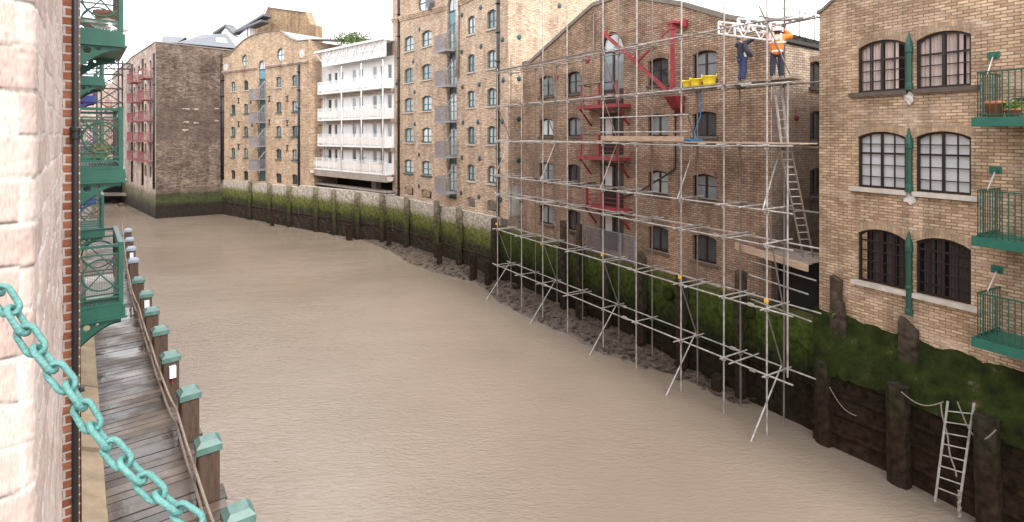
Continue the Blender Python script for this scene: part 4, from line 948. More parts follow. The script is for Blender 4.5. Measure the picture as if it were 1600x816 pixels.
# ------------------------------------------------------------------ far dark brown warehouse with red balconies
Ea=Vector((-40.8,62.3)); Eb=Vector((-34.9,66.0)); d=(Eb-Ea); LE=d.length
E_=Fr(Ea,math.degrees(math.atan2(d.x,-d.y)))
rE=E_.root('brick_warehouse','tall soot brown brick warehouse with a blank mossy end wall and faded red balconies','building',-9.6)
LS=30.0                                          # the long side runs back from the corner
ztE=10.6
mb=MB(); facade(mb,[],0,LE+1.2,-10.6,[(0,ztE),(LE+1.2,10.25)],.1); mb.build('end_wall','brickE',rE)
mb=MB(); mb.hexa([(-.05,-.06,ztE+.002),(LE+1.2,-.06,10.252),(LE+1.2,.4,10.252),(-.05,.4,ztE+.002),(-.05,-.06,ztE+.14),(LE+1.2,-.06,10.39),(LE+1.2,.4,10.39),(-.05,.4,ztE+.14)]); mb.build('coping','coping',rE)
for px,py,w2,h2 in ((291,170,.45,.16),(307,171,.35,.16),(292,191,.3,.14),(306,192,.3,.14),(290,203,.45,.16),(339,170,.3,.14),(339,189,.25,.12)):
    s,z=E_.at(px,py); k=MB(); k.blob((s,0,z),w2*.8,.02,h2*.6,int(px),.6,12,6); k.build('lime_patch','limepatch',rE)
pipe(rE,E_.at(346,200)[0],-5.4,9.8,.10,'black')
# side with the balconies: its own right-hand direction runs towards the camera
S_=Fr(Ea,44.0)
XF=(0,0,S_.rz-E_.rz)
holes=[]; bays=[(-3.6,-2.0),(-8.9,-7.3),(-19.5,-18)]
colsE=[-5.8,-10.8,-12.6,-15.5,-22,-25]
flE=[S_.at(224,y,.9)[1] for y in (121,155,188,221,253)]
for z in flE:
    for s in (-1.9-.9,-9.6,): holes.append(Hole(s-.55,s+.55,z+.02,z+2.0,z+2.2))
    for s in (-5.6,-12.6,-15.6,-21.5): holes.append(Hole(s-.45,s+.45,z+.7,z+1.95,z+2.15))
for s in (-2.8,-5.6): holes.append(Hole(s-.5,s+.5,flE[4]-1.9,flE[4]-.7,flE[4]-.5))
tE=[(-LS,9.2),(-16.5,10.0),(-14.5,10.3),(0,ztE)]
mb=MB(); facade(mb,holes,-LS,0,-10.6,tE,.2); mb.build('side_wall','brickE2',rE)
for h in holes: window(rE,h,'darkred' if h.zb in [z+.02 for z in flE] else 'brownframe',PA[R.choice((1,2,2))],vb=((.5,.1),),hb=(.5,),fw=.09,bw=.05,rev=.18)
for k_,z in enumerate(flE):
    for (a,b2) in ((-4.6,-1.3),(-11.4,-8.0)):
        yo=-.95; b_=MB(); b_.box(a,b2,yo,-.004,z-.09,z); bo=b_.build('balcony','redE',rE)
        rl=MB(); rail(rl,[(a,-.02,z),(a,yo,z),(b2,yo,z),(b2,-.02,z)],1.1,.22,.015,.045)
        n=4
        for i in range(n): 
            p0=a+(b2-a)*i/n; p1=a+(b2-a)*(i+1)/n; rl.bar((p0,yo,z+.1),(p1,yo,z+1.05),.03,.03); rl.bar((p1,yo,z+.1),(p0,yo,z+1.05),.03,.03)
        rl.build('railing','redE',bo)
        if k_==0 and a>-6: 
            s_=MB(); s_.grid([[(a+.9+i*.18,yo-.03-.02*math.sin(i),z+.35+.5*j+ (.18*math.sin(i*.45) if j==0 else 0)) for i in range(9)] for j in (0,1)]); s_.build('hanging_cloth','white',bo)
for s in (-.55,-6.8,-13.6): pipe(rE,s,-6.2,9.4,.13,'black')
mb=MB()
for a,b2 in zip(tE,tE[1:]): mb.hexa([(a[0],-.08,a[1]+.003),(b2[0],-.08,b2[1]+.003),(b2[0],.4,b2[1]+.003),(a[0],.4,a[1]+.003),(a[0],-.08,a[1]+.12),(b2[0],-.08,b2[1]+.12),(b2[0],.4,b2[1]+.12),(a[0],.4,a[1]+.12)])
mb.build('coping','coping',rE)
XF=None
# slate roof and rooflight behind the blank wall
def polyE(name,pts,m,o,par=rE):
    q=[(lambda a:(a[0],-o,a[1]))(E_.at(px,py,o)) for px,py in pts]; return q
k=MB(); P_=[polyE('r',[(276,67),(372,76)],'slate',-.5),polyE('r',[(316.6,54),(354,53)],'slate',-6.0)]
k.face([P_[0][0],P_[0][1],P_[1][1],P_[1][0]]); q_=P_[1]; k.face([P_[0][1],(P_[0][1][0]+1.5,9,P_[0][1][2]-.2),q_[1]]); k.face([P_[0][0],q_[0],(P_[0][0][0]-1,9,P_[0][0][2])])
k.face([q_[0],q_[1],(P_[0][1][0]+1.5,9,P_[0][1][2]-.2),(P_[0][0][0]-1,9,P_[0][0][2])]); ro=k.build('roof','slate',rE)
k=MB(); a,b2=Vector(P_[0][0]),Vector(P_[0][1]); c_,d_=Vector(q_[0]),Vector(q_[1])
def onroof(u,v): p0=a.lerp(b2,u); p1=c_.lerp(d_,u); return p0.lerp(p1,v)
nn=(b2-a).cross(c_-a).normalized(); nn=nn if nn.z>0 else -nn
k.hexa([onroof(.62,.3)+nn*.01,onroof(.86,.3)+nn*.01,onroof(.84,.62)+nn*.01,onroof(.60,.62)+nn*.01,onroof(.62,.3)+nn*.12,onroof(.86,.3)+nn*.12,onroof(.84,.62)+nn*.12,onroof(.60,.62)+nn*.12]); k.build('rooflight',PA[3],ro)
k=MB(); P_=[(lambda a:(a[0],-o,a[1]))(E_.at(px,py,o)) for px,py,o in ((252,66.5,-.5),(276,67,-.5),(292,58,-4),(254,57,-4))]; k.face(P_); k.face([P_[3],P_[2],(P_[2][0],6,P_[0][2]),(P_[3][0],6,P_[0][2])]); k.build('low_roof','slate',rE)

# ------------------------------------------------------------------ buildings behind
def slab(fr,o,poly,depth,m,root,name):
    q=[fr.at(px,py,o) for px,py in poly]; k=MB(); k.prism(q,-o,-o+depth); return k.build(name,m,root)
rF=D.root('brick_building','orange brick building with a stepped parapet rising behind the curved gable','building',-6.0)
slab(D,-9.0,[(386,300),(386,41),(389,40),(409,33),(414,20),(418,12),(445,16),(477.6,20),(484,37),(494,40),(494,300)],1.0,'brickF',rF,'wall')
q=[(418,12),(445,16),(477.6,20)]
k=MB()
for p0,p1 in zip(q,q[1:]):
    a=D.at(*p0,-9); b2=D.at(*p1,-9); k.hexa([(a[0],8.9,a[1]+.003),(b2[0],8.9,b2[1]+.003),(b2[0],10.1,b2[1]+.003),(a[0],10.1,a[1]+.003),(a[0],8.9,a[1]+.12),(b2[0],8.9,b2[1]+.12),(b2[0],10.1,b2[1]+.12),(a[0],10.1,a[1]+.12)])
k.build('coping','coping',rF)
rG=D.root('rendered_house','white rendered gable house with a steep grey roof behind the slate roofed warehouse','building',-6.0)
slab(D,-7.0,[(346,300),(346,52),(352,43),(362,54),(371,58),(390,40),(390,300)],.8,'white2',rG,'wall')
k=MB()
for (p0,p1) in (((333,54),(353,41)),((352,41),(364,54)),((364,54),(412,25)),((372,50),(409,34))):
    a=D.at(*p0,-6.8); b2=D.at(*p1,-6.8); k.hexa([(a[0],6.7,a[1]),(b2[0],6.7,b2[1]),(b2[0],8.0,b2[1]),(a[0],8.0,a[1]),(a[0],6.7,a[1]+.30),(b2[0],6.7,b2[1]+.30),(b2[0],8.0,b2[1]+.30),(a[0],8.0,a[1]+.30)])
k.build('roof','slate',rG)
k=MB()
for p0,p1 in (((388,50),(390,38)),): 
    a=D.at(387,59,-.5); k.tube((a[0],.5,a[1]),(a[0],.5,a[1]+1.1),.06,6); k.lathe((a[0],.5,a[1]+1.1),[(.12,0),(.12,.1),(.02,.25)],8)
k.build('vent_pipe','roofdark',rD)
# left bank beyond the balconies
rH=empty('brick_building','plum brick building on the left bank far beyond the green balconies','building',(-62,86,-9.6),rad(-8))
k=MB(); k.box(-14,1.0,0,10,0,9.6+8.2); ho=lb('wall',k,'brickE2',rH)
for z in (3,6,9,12):
    k=MB(); k.box(-.9,.1,-.06,-.005,z+2,z+3.4); lb('window',k,PA[2],rH)
    k=MB(); k.box(-1.6,1.3,-1.0,-.006,z+1.9,z+2.0); rail(k,[(-1.6,-1.0,z+2),(1.3,-1.0,z+2)],1.1,.2,.02,.05); lb('balcony',k,'redE',rH)
# dark iron stair tower and gantry
tw=empty('fire_escape','black iron lattice stair tower against the far left bank','stair',(-53.9,72.9,-5.2),rad(20))
k=MB(); H_=15.4
for x in (-1.2,1.2):
    for y in (-.8,.8): k.bar((x,y,0),(x,y,H_),.14,.14)
lb('frame',k,'black',tw)
k=MB()
for i in range(8):
    z=i*1.9; k.bar((-1.2,-.8,z),(1.2,-.8,z+1.85),.12,.10); k.bar((1.2,.8,z),(-1.2,.8,z+1.85),.12,.10); k.box(-1.3,1.3,-.9,.9,z-.04,z+.04)
    for j in range(8): k.box(-1.2+j*.3,-1.0+j*.3,-.7,-.1,z+j*.23,z+j*.23+.04)
lb('flights',k,'black',tw)
gy=empty('gantry','black pipe gantry reaching from the stair tower towards the red balconies','gantry',(-54.6,72.2,8.7),rad(20))
k=MB()
for z in (0,.7): k.tube((-2,0,z),(6.0,-.4,z+.25),.10,6)
for i in range(6): k.bar((-1.5+i*1.4,0,0),(-.8+i*1.4,0,.8),.07,.07)
lb('truss',k,'black',gy)
# dock head with its dark culvert
br=empty('footbridge','timber and concrete footbridge over a dark culvert at the head of the dock','bridge',(-56,75.5,Z_W))
k=MB(); k.box(-3.2,4.6,0,1.6,9.6-6.1,9.6-5.2); k.box(-3.2,4.6,-.12,0,9.6-5.75,9.6-5.55); lb('deck','board_grey',br) if False else lb('deck',k,'board_grey',br)
k=MB(); k.box(-3,4.4,2.2,2.4,-1,3.6); lb('culvert',k,'dark',br)
k=MB(); k.box(-3,4.4,-.1,1.2,1.15,1.5); lb('sill_beam',k,'board_grey',br)
for x in (-2.1,3.9):
    k=MB(); k.box(x-.3,x+.3,-.5,.1,-.8,4.6 if x>0 else 4.0); lb('post',k,'pile',br)
for i,(px,py) in enumerate(((172,311),(181,316),(191,322))):
    p3=onz(px,py,Z_W); k=MB(); k.blob((0,0,.1),.5,.4,.25,i,.3); o=k.build('stone_block','pile'); o.location=p3; tag(o,('dark stone in the water nearest the far footbridge','dark stone in the water between two others before the far footbridge','dark stone in the water closest to the blank warehouse, before the far footbridge')[i],'stone')
# ------------------------------------------------------------------ timber piles along the walls
def pile(x,y,z0,z1,w_,d_,rz,m,label,seed,group,lean=(0,0),split=0.0,cat='timber pile',name='timber_pile'):
    rg=random.Random(seed); H=z1-z0; rows=[]; n=10; m_=max(6,int(H/.35))
    for i in range(m_+1):
        t=i/m_; row=[]
        for k in range(n):
            a=2*math.pi*k/n; ca,sa=math.cos(a),math.sin(a); q=max(abs(ca),abs(sa))**.75
            nz_=1+.10*mnoise.noise(Vector((seed*1.3+k*.9,i*.55,seed)))
            px=w_/2*ca/q*nz_+lean[0]*H*t; py=d_/2*sa/q*nz_+lean[1]*H*t
            row.append((px,py,H*t+(.10*w_*mnoise.noise(Vector((k*1.1,seed,3)))*2+split*(ca>.2)*-1*w_ if i==m_ else 0)))
        rows.append(row)
    mb=MB(); mb.grid([[(a,b2,c+z0) for a,b2,c in r_] for r_ in rows],True); b=len(mb.v)-n; mb.f.append(tuple(b+k for k in range(n)))
    o=mb.build(name,m); o.location=(x,y,0); o.rotation_euler=(0,0,rz)
    return tag(o,label,cat,group)
ordw=['first','second','third','fourth','fifth','sixth','seventh','eighth','ninth','tenth','eleventh','twelfth']
QC=Fr((-1.04,35.3),37.8); QW=Fr((-10.4,47.4),53.3); QB=Fr((9.99,17.3),31.5); QAf=Fr((9.53,17.23),34.5)
gC='timber piles along the concrete topped river wall'
lst=[(389,284,4.5,QW),(419.5,286,6,QW),(450,290,7,QW),(492,293,7,QW),(522,297,6,QW),(557,301,8,QW),(596,304,8,QW),(634,308,9,QC),(681,314,11,QC),(716,324,11,QC)]
desc=['slim pale pile first to the right of the soot brown warehouse corner','dark mossy pile second from the soot brown warehouse corner','dark mossy pile third from the soot brown corner, left of the white flats','dark square pile fourth from the soot brown corner, below the white flats','leaning pale edged pile fifth from the soot brown corner, below the white flats','dark upright pile below the middle of the white flats','dark green pile below the right end of the white flats','rusty topped pile below the first basement vents of the tall buff warehouse','pale pile below the left of the balcony bay of the tall buff warehouse','pale topped pile with a metal strip below the balcony bay of the tall buff warehouse']
for i,(px,py,wp,f) in enumerate(lst):
    s,z=f.at(px,py,.28); p3=f.w(s,-.22,0); w_=wp*p3.y/F_PX
    pile(p3.x,p3.y,-10.4,z,w_,.34,f.rz,'pileC',desc[i],i+1,gC,lean=(-.05,0) if i==4 else (0,0))
for i,(px,py,wp,lab) in enumerate(((422.6,333,4,'short broken stump in the water below the balconies of the curved gable warehouse'),(543,351,11,'squat square stump on the mud below the white flats'),(605,364,6,'short broken stump on the mud below the right end of the white flats'),(736,399,11,'cut off square stump on the rubble, left of the tall black corner pile'),(759,409,11,'slanting dark stump on the rubble next to the tall black corner pile'),(683,381,7,'low stump on the rubble beside the pale pile'))):
    f=QW if px<613 else QC; o_=1.1; s,z=f.at(px,py,o_); p3=f.w(s,-o_+.2,0); pile(p3.x,p3.y,-10.3,z,wp*p3.y/F_PX,.4,f.rz,'pile',lab,20+i,'cut off stumps on the mud')
gB='dark piles of the wall behind the scaffolding'
for i,(px,py,wp,lab) in enumerate(((772,342,15,'tall black pile at the corner where the scaffolding begins'),(880,345,13,'black rotten topped pile left of the wire fence, behind the scaffolding'),(904,351,10,'black ragged pile just left of the wire fence, behind the scaffolding'),(1001,395,15,'pale splintered pile right of the wire fence, behind the scaffolding'),(1064,430,17,'splintered pale headed pile below the lower dark windows behind the scaffolding'),(948,412,11,'dark pile under the wire fence, behind the scaffolding'),(1156,425,15,'black iron strapped post below the timber edge of the board platform'))):
    s,z=QB.at(px,py,.25); p3=QB.w(s,-.2,0); pile(p3.x,p3.y,-10.4,z,wp*p3.y/F_PX,.36,QB.rz,'pile' ,lab,40+i,gB,split=.5 if i in(1,3,4) else 0)
for i,(px,py,zb_,lab) in enumerate(((759,360,0,''),)): pass
for i,(px,py,lab) in enumerate(((1118,588,'low square stump in the water between the scaffold poles'),(1044,575,'low dark stump at the wall foot left of the scaffold raker'),(905,480,'square dark stump on the mud between the scaffold poles'),(803,447,'cut off black block on the rubble at the left end of the scaffolding'))):
    s,z=QB.at(px,py,.5); p3=QB.w(s,-.35,0); pile(p3.x,p3.y,-10.3,z,.45,.4,QB.rz,'pile',lab,55+i,'cut off stumps on the mud')
gA='dark piles of the wall under the near right warehouse'
for i,(px,py,wp,lab) in enumerate(((1287,566,23,'thick dark pile in front of the river wall below the two tall timber stumps'),(1404,604,29,'thick dark pile in front of the river wall left of the steel ladder'),(1545,655,30,'thick dark pile with white nails right of the steel ladder'))):
    best=None
    for a2,b2 in zip(QA,QA[1:]):
        e=Vector(b2)-Vector(a2); f=Fr(b2,math.degrees(math.atan2(-e.x,e.y))); s,z=f.at(px,py,.3)
        dv=max(0,-e.length-s,s)
        if best is None or dv<best[3]: best=(f,s,z,dv)
    f,s,z,_=best; p3=f.w(s,-.22,0); pile(p3.x,p3.y,-10.6,z,wp*p3.y/F_PX,.42,f.rz,'pile',lab,70+i,gA,lean=(-.02,0))
for i,(px,pt,pb,wp,lab) in enumerate(((1303,431,528,17,'tall rotten timber stump standing in the moss at the corner of the near right warehouse'),(1318,470,528,11,'slim leaning timber offcut against the tall rotten stump in the moss'),(1416,498,566,27,'forked rotten timber stump in the moss below the green iron column'))):
    o_=.18; s,z=A.at(px,pt,o_); s,zb_=A.at(px,pb,o_+.12); p3=A.w(s,-o_,0); pile(p3.x,p3.y,zb_-.4,z,wp*p3.y/F_PX,.22,A.rz,'post' if False else 'pile',lab,80+i,'rotten timber stumps in the moss',split=.6 if i==2 else .3,lean=(-.12,0) if i==1 else (0,0))
p3=onz(1570,806,Z_W); pile(p3.x,p3.y,-10.2,-9.42,.32,.3,0,'rubble','low round stump in the water at the bottom right',90,'cut off stumps on the mud')
# tyre fenders on the mossy wall
for px,py,lab in ((1044,460,'round mossy boss on the green river wall below the lower dark windows'),(1169,487,'mossy rubber fender on the river wall near the right end of the scaffolding')):
    s,z=QB.at(px,py,.1); q=QB.w(s,-.05,z); t_=MB(); t_.lathe((0,0,0),[(.10,.16),(.22,.14),(.26,.06),(.26,-.08)],14,'y'); o=t_.build('fender','moss'); o.location=q; o.rotation_euler=(0,0,QB.rz); tag(o,label=lab,cat='fender')
# steel ladder on the near wall
def wallpt(px,py,o_):
    best=None
    for a2,b2 in zip(QA,QA[1:]):
        e=Vector(b2)-Vector(a2); f=Fr(b2,math.degrees(math.atan2(-e.x,e.y))); s,z=f.at(px,py,o_)
        dv=max(0,-e.length-s,s)
        if best is None or dv<best[0]: best=(dv,f.w(s,-o_,z))
    return best[1]
l0,l1=wallpt(1481,627,.12),wallpt(1461,784,.42); r0,r1=wallpt(1522,630,.12),wallpt(1497,800,.42)
ld=empty('steel_ladder','grey steel ladder on the dark river wall, its foot in the water','ladder',tuple(l1))
off=Vector(l1)
k=MB(); k.tube(l0-off,l1-off,.028,8); lb('rail',k,'galv',ld); k=MB(); k.tube(r0-off,r1-off,.028,8); lb('rail',k,'galv',ld)
for i in range(8):
    t=(i+.9)/9.2; k=MB(); k.tube(l0.lerp(l1,t)-off,r0.lerp(r1,t)-off,.016,6); lb('rung',k,'galv',ld)
ro_=MB(); q=r1+Vector((0,-.03,0)); ro_.path([q+Vector((.02*math.sin(i*2.1),.02*math.cos(i*2.1),.55-i*.06)) for i in range(12)],.035,6); free('rope','knotted grey rope hanging from the foot of the steel ladder','rope',ro_,'rope')
ro_=MB(); a=wallpt(1496,628,.2); b2=wallpt(1556,672,.5); ro_.path([a.lerp(b2,t/12)+Vector((0,0,-.55*math.sin(math.pi*t/12))) for t in range(13)],.016,6); free('cable','slack dark cable from the top of the steel ladder to the pile with white nails','cable',ro_,'rope')
ro_=MB(); a=wallpt(1474,628,.2); b2=wallpt(1408,612,.5); ro_.path([a.lerp(b2,t/12)+Vector((0,0,-.22*math.sin(math.pi*t/12))) for t in range(13)],.013,6); free('cable','slack dark cable from the steel ladder to the pile on its left','cable',ro_,'rope')
ro_=MB(); a=wallpt(1470,630,.15); b2=wallpt(1494,745,.35); ro_.path([a.lerp(b2,t/12)+Vector((-.02*math.sin(t),0,-.1*math.sin(math.pi*t/12))) for t in range(13)],.018,6); free('rope','thin rope trailing diagonally behind the rungs of the steel ladder','rope',ro_,'rope')
ro_=MB(); a=wallpt(1296,605,.4); b2=wallpt(1338,650,.1); ro_.path([a.lerp(b2,t/12)+Vector((0,0,-.18*math.sin(math.pi*t/12))) for t in range(13)],.012,6); free('cable','thin slack cable on the wall right of the leftmost near pile','cable',ro_,'rope')
for i,(px,py) in enumerate(((1532,733),(1547,738),(1537,675),(1552,677))):
    k=MB(); q=wallpt(px,py,.46); k.tube(q,q+Vector((-.08,-.06,.07)),.012,5)
# ------------------------------------------------------------------ scaffolding
S=Fr((8.15,17.4),31.5)
sc=S.root('scaffolding','two row tube scaffolding standing in the mud before the brown gabled warehouse','scaffolding',-9.9)
SX=[-17.22,-14.59,-12.56,-10.45,-7.86,-5.83,-3.49,-1.61,0.0]
LV=[-7.68,-5.56,-3.5,-2.41,-.38,1.66,3.66]
footz=[-9.75,-9.72,-9.65,-9.68,-9.7,-9.65,-9.75,-9.75,-9.75]
topO=[3.9,3.9,7.6,6.4,8,8,8,8,8]; topI=[4.7,3.9,3.9,3.9,7.9,6.3,3.5,1.6,8]
YI=.92
rg=random.Random(3)
for i,x in enumerate(SX):
    for row,(y,zt) in enumerate(((0,topO[i]),(YI,topI[i]))):
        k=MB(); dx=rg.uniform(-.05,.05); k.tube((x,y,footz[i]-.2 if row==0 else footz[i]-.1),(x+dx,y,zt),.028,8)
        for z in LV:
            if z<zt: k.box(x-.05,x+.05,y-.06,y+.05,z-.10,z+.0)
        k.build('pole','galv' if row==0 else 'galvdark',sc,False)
    if i<5:
        k=MB(); k.box(x-.12,x+.12,-.12,.12,footz[i]-.05,footz[i]+.0) if i<1 else k.box(x-.15,x+.15,YI-.12,YI+.12,footz[i]+.1,footz[i]+.14); k.build('sole_board','board',sc)
k=MB(); k.tube((.42,.45,-7.7),(.42,.45,1.72),.028,8); k.build('pole','galv',sc)
xl=-17.6
for li,z in enumerate(LV):
    for y in (-.055,YI+.055):
        # spliced lengths overlap a little, as real tubes do
        x=xl+(rg.uniform(0,.4) if li else 0); end=.75 if y<0 else 1.05
        while x<end-.1:
            L_=min(rg.uniform(4.6,6.2),end-x); dz=rg.uniform(-.025,.025)
            k=MB(); k.tube((x-.15,y,z+dz),(x+L_+.15,y+rg.uniform(-.02,.02),z+dz+rg.uniform(-.03,.03)),.027,8); k.box(x+L_-.2,x+L_+.0,y-.04,y+.04,z-.045,z+.045) if x+L_<end-.2 else None
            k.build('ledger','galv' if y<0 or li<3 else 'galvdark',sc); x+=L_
    if li==6:
        for dy in (-.13,.05): 
            k=MB(); k.tube((xl,dy-.03,z+.09),(-7.7,dy,z+.12),.027,8); k.build('ledger','galvdark',sc)
    xs=[]
    for i,x in enumerate(SX):
        xs.append(x+.09)
        if i<8 and li in (0,1,2): xs.append(x+rg.uniform(.3,.6)) if rg.random()<.75 else None
        if i<8 and li>=3 and rg.random()<.5: xs.append((x+SX[i+1])/2+rg.uniform(-.3,.3))
    for x in xs:
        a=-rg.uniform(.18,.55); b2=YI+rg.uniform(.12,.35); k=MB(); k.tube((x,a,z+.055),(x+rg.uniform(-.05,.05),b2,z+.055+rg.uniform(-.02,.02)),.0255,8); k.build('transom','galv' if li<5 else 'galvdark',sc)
zig=[(LV[0],YI,-9.75,-.85),(LV[1],0,LV[0],YI),(LV[3],0,LV[1],YI),(LV[4],YI,LV[3],-.12),(LV[5],0,LV[4],YI),(LV[6],0,LV[5],YI)]
for i in (0,2,4,6,8):
    for j,(za_,ya,zb_,yb) in enumerate(zig):
        if j==2 and i!=8: continue
        if i==0 and j==5: continue
        x=SX[i]-.07; k=MB(); k.tube((x,ya,za_+.1),(x+.02,yb,zb_+(.05 if j else 0)),.0255,8); k.build('brace','galv' if j in(0,3) else 'galvdark',sc)
# guard rails of the right bays, top returns
for z in (.12,.75):
    for x0_,x1_ in ((-8.0,-3.1),): k=MB(); k.tube((x0_,-.06,z),(x1_,-.06,z),.0255,8); k.build('guard_tube','galv',sc)
for (p_,q_) in (((-.4,-.1,3.66),(1.1,.3,3.55)),((-1.0,.3,3.42),(1.0,.95,3.72)),((-.1,.9,3.78),(.6,1.0,3.76)),((-.2,-.1,4.15),(.45,.55,1.9))):
    k=MB(); k.tube(p_,q_,.0255,8); k.build('guard_tube','galvdark',sc)
# boards
def boards(x0_,x1_,y0_,y1_,z,n,m,name='platform'):
    k=MB(); wd=(y1_-y0_)/n
    for i in range(n):
        e0,e1=rg.uniform(-.1,.1),rg.uniform(-.12,.12); k.box(x0_+e0,x1_+e1,y0_+wd*i+.006,y0_+wd*(i+1)-.006,z+rg.uniform(0,.008),z+.045)
    return k.build(name,m,sc)
boards(-8.3,1.0,-.03,YI-.02,LV[4]+.085,4,'board'); boards(-3.9,.75,.02,YI-.02,LV[5]+.085,4,'board_grey'); 
k=MB(); k.box(-7.9,-3.3,-.10,-.06,LV[4]+.14,LV[4]+.33); k.build('toe_board','board',sc)
# board platform over the gap with its heavy timber edge
zp=-4.12
k=MB()
p0=S.at(1150,402,-1.0); 
for i in range(6): k.box(-1.3+.04*(i%3),.68,1.1+i*.30,1.1+i*.30+.285,zp-.05+.02*(i%2),zp+.01+.02*(i%2))
o=k.build('gap_platform','board_grey'); o.location=(S.O.x,S.O.y,0); o.rotation_euler=(0,0,S.rz); tag(o,'grey board platform bridging the dark gap between the two warehouses','platform')
k=MB(); k.hexa([(-1.9,.98,zp+.02),(.72,1.02,zp-.24),(.72,1.10,zp-.24),(-1.9,1.06,zp+.02),(-1.9,.98,zp+.26),(.72,1.02,zp-.02),(.72,1.10,zp-.02),(-1.9,1.06,zp+.26)]); o=k.build('timber_beam','board'); o.location=(S.O.x,S.O.y,0); o.rotation_euler=(0,0,S.rz); tag(o,'long splintered timber edging the board platform at the gap','timber beam')
for (z,a,b2) in ((-4.55,-1.4,.85),(-5.05,-1.5,.6),(-5.9,-1.4,.7)):
    k=MB(); k.tube((a,1.2,z+.1),(b2,1.3,z-.1),.0255,8); k.build('guard_tube','galv',sc)
# ladders
def ladder(name,label,b0,t0,wv,nr,m='galv',ext=0):
    b0=Vector(b0); t0=Vector(t0); wv=Vector(wv); e=empty(name,label,'ladder',tuple(b0)); d=t0-b0
    for s_ in (0,1):
        k=MB(); k.bar(wv*s_,wv*s_+d*(1+ext),.065,.03,wv); lb('rail',k,m,e)
    for i in range(nr):
        k=MB(); t=(i+.6)/nr; k.tube(d*t,d*t+wv,.016,6); lb('rung',k,'galv',e)
    return e
d0=18.15; b0=Vector(((1255-CX)/F_PX*d0,d0,-4.08)); t0=Vector(((1219-CX)/F_PX*17.1,17.1,-.44))
ladder('ladder','pale timber sided ladder leaning from the gap platform up to the lower scaffold boards',b0,t0,(.36,.05,0),15,'board_grey')
b0=S.w(.30,.30,LV[4]+.13); t0=S.w(-.02,.35,LV[5]+.4)
ladder('ladder','short steel ladder from the lower scaffold boards up to where the workers stand',b0,t0,tuple(S.w(.30,.66,0)-S.w(.30,.30,0)),8)
for px,py in ((1199,470),(1064,433),(942.5,398),(777,350),(848,381)):
    s,z=S.at(px,py); k=MB(); k.box(s-.06,s+.06,-.09,-.03,z-.06,z+.06); k.build('clip','clampy',sc)
# lattice beam being handled
zb_=LV[5]
lt=S.root('lattice_beam','white aluminium lattice beam held up by the two workers','lattice beam',3.3)
def lattice(xa,xb,y,za_,zb_,hh,n,name):
    k=MB(); dz=(zb_-za_)
    k.tube((xa,y,za_),(xb,y,zb_),.028,8); k.tube((xa,y,za_+hh),(xb,y,zb_+hh),.028,8)
    k.build('chord','white',lt)
    k=MB()
    for i in range(n+1):
        t=i/n; x=xa+(xb-xa)*t; z=za_+dz*t
        if i in (0,n,n//2): k.bar((x,y,z),(x,y,z+hh),.06,.045)
        if i<n:
            x2=xa+(xb-xa)*(i+1)/n; z2=za_+dz*(i+1)/n; xm=(x+x2)/2; zm=(z+z2)/2
            k.bar((x+.03,y,z+hh),(xm,y,zm),.035,.03); k.bar((xm,y,zm),(x2-.03,y,z2+hh),.035,.03)
    k.build('lacing','white',lt)
a=S.at(1123,53,-.2); b2=S.at(1203,63,-.2); lattice(a[0],b2[0],.2,a[1],b2[1],.42,3,'a')
a=S.at(1153,48,-.55); b2=S.at(1204,53,-.55); lattice(a[0],b2[0],.55,a[1],b2[1],.42,3,'b')
k=MB()
for t in (.1,.9): x=a[0]+(b2[0]-a[0])*t; z=a[1]+(b2[1]-a[1])*t; k.tube((x,.2,z+.05),(x,.55,z+.05),.02,6)
k.build('spacer','white',lt)
# yellow tubs
for i,(px,sz,lab) in enumerate(((1075,.92,'leftmost yellow rubber tub on the upper scaffold boards, partly behind the next'),(1088,1.0,'middle yellow rubber tub on the upper scaffold boards'),(1108,1.15,'largest rightmost yellow rubber tub on the upper scaffold boards'))):
    s,z=S.at(px,133,-.35+.12*(i==0)*-1); q=S.w(s,.35+.12*(i==0),LV[5]+.06)
    t_=empty('rubber_tub',lab,'tub',tuple(q),S.rz+.3*i,'yellow tubs on the scaffold')
    k=MB(); rr=.165*sz; k.lathe((0,0,0),[(.02,.012),(rr,.0),(rr*1.12,.15*sz),(rr*1.30,.33*sz),(rr*1.36,.335*sz),(rr*1.34,.36*sz),(rr*1.24,.345*sz),(rr*1.05,.1),(.01,.03)],20,cap=False); lb('tub',k,'yellow',t_,True)
    for sx in (-1,1):
        k=MB(); k.path([(sx*rr*1.30,-.09,.34*sz),(sx*rr*1.33,-.06,.40*sz),(sx*rr*1.33,.06,.40*sz),(sx*rr*1.30,.09,.34*sz)],.016,6); lb('handle',k,'yellow',t_)
s0_=S.at(1085,130,-.4)[0]
k=MB(); k.box(-.9,.9,-.12,.12,0,.04); o=k.build('scaffold_board','board_grey'); o.location=S.w(s0_,.40,LV[5]+.012); o.rotation_euler=(0,0,S.rz); tag(o,'short grey board carrying the three yellow tubs','board')
# blue rope on the lower boards
k=MB(); pts=[]
a=S.at(1056,214,-.3)[0]
for i in range(90): t=i/90; pts.append(S.w(a+.55*t*1.9+.22*math.cos(i*.55), .35+.20*math.sin(i*.55), LV[4]+.15+.012*(i%7)))
k.path(pts,.016,5)
b2=S.at(1093,175,-.3); top=S.at(1094,145,-.6)
k.path([pts[-1],S.w(b2[0]-.22,.3,LV[4]+.5),S.w(b2[0]-.05,.42,LV[4]+1.1),S.w(top[0],.6,LV[5]+.05)],.016,6)
free('blue_rope','bright blue rope coiled on the lower boards with one end rising to the upper boards','rope',k,'blue')
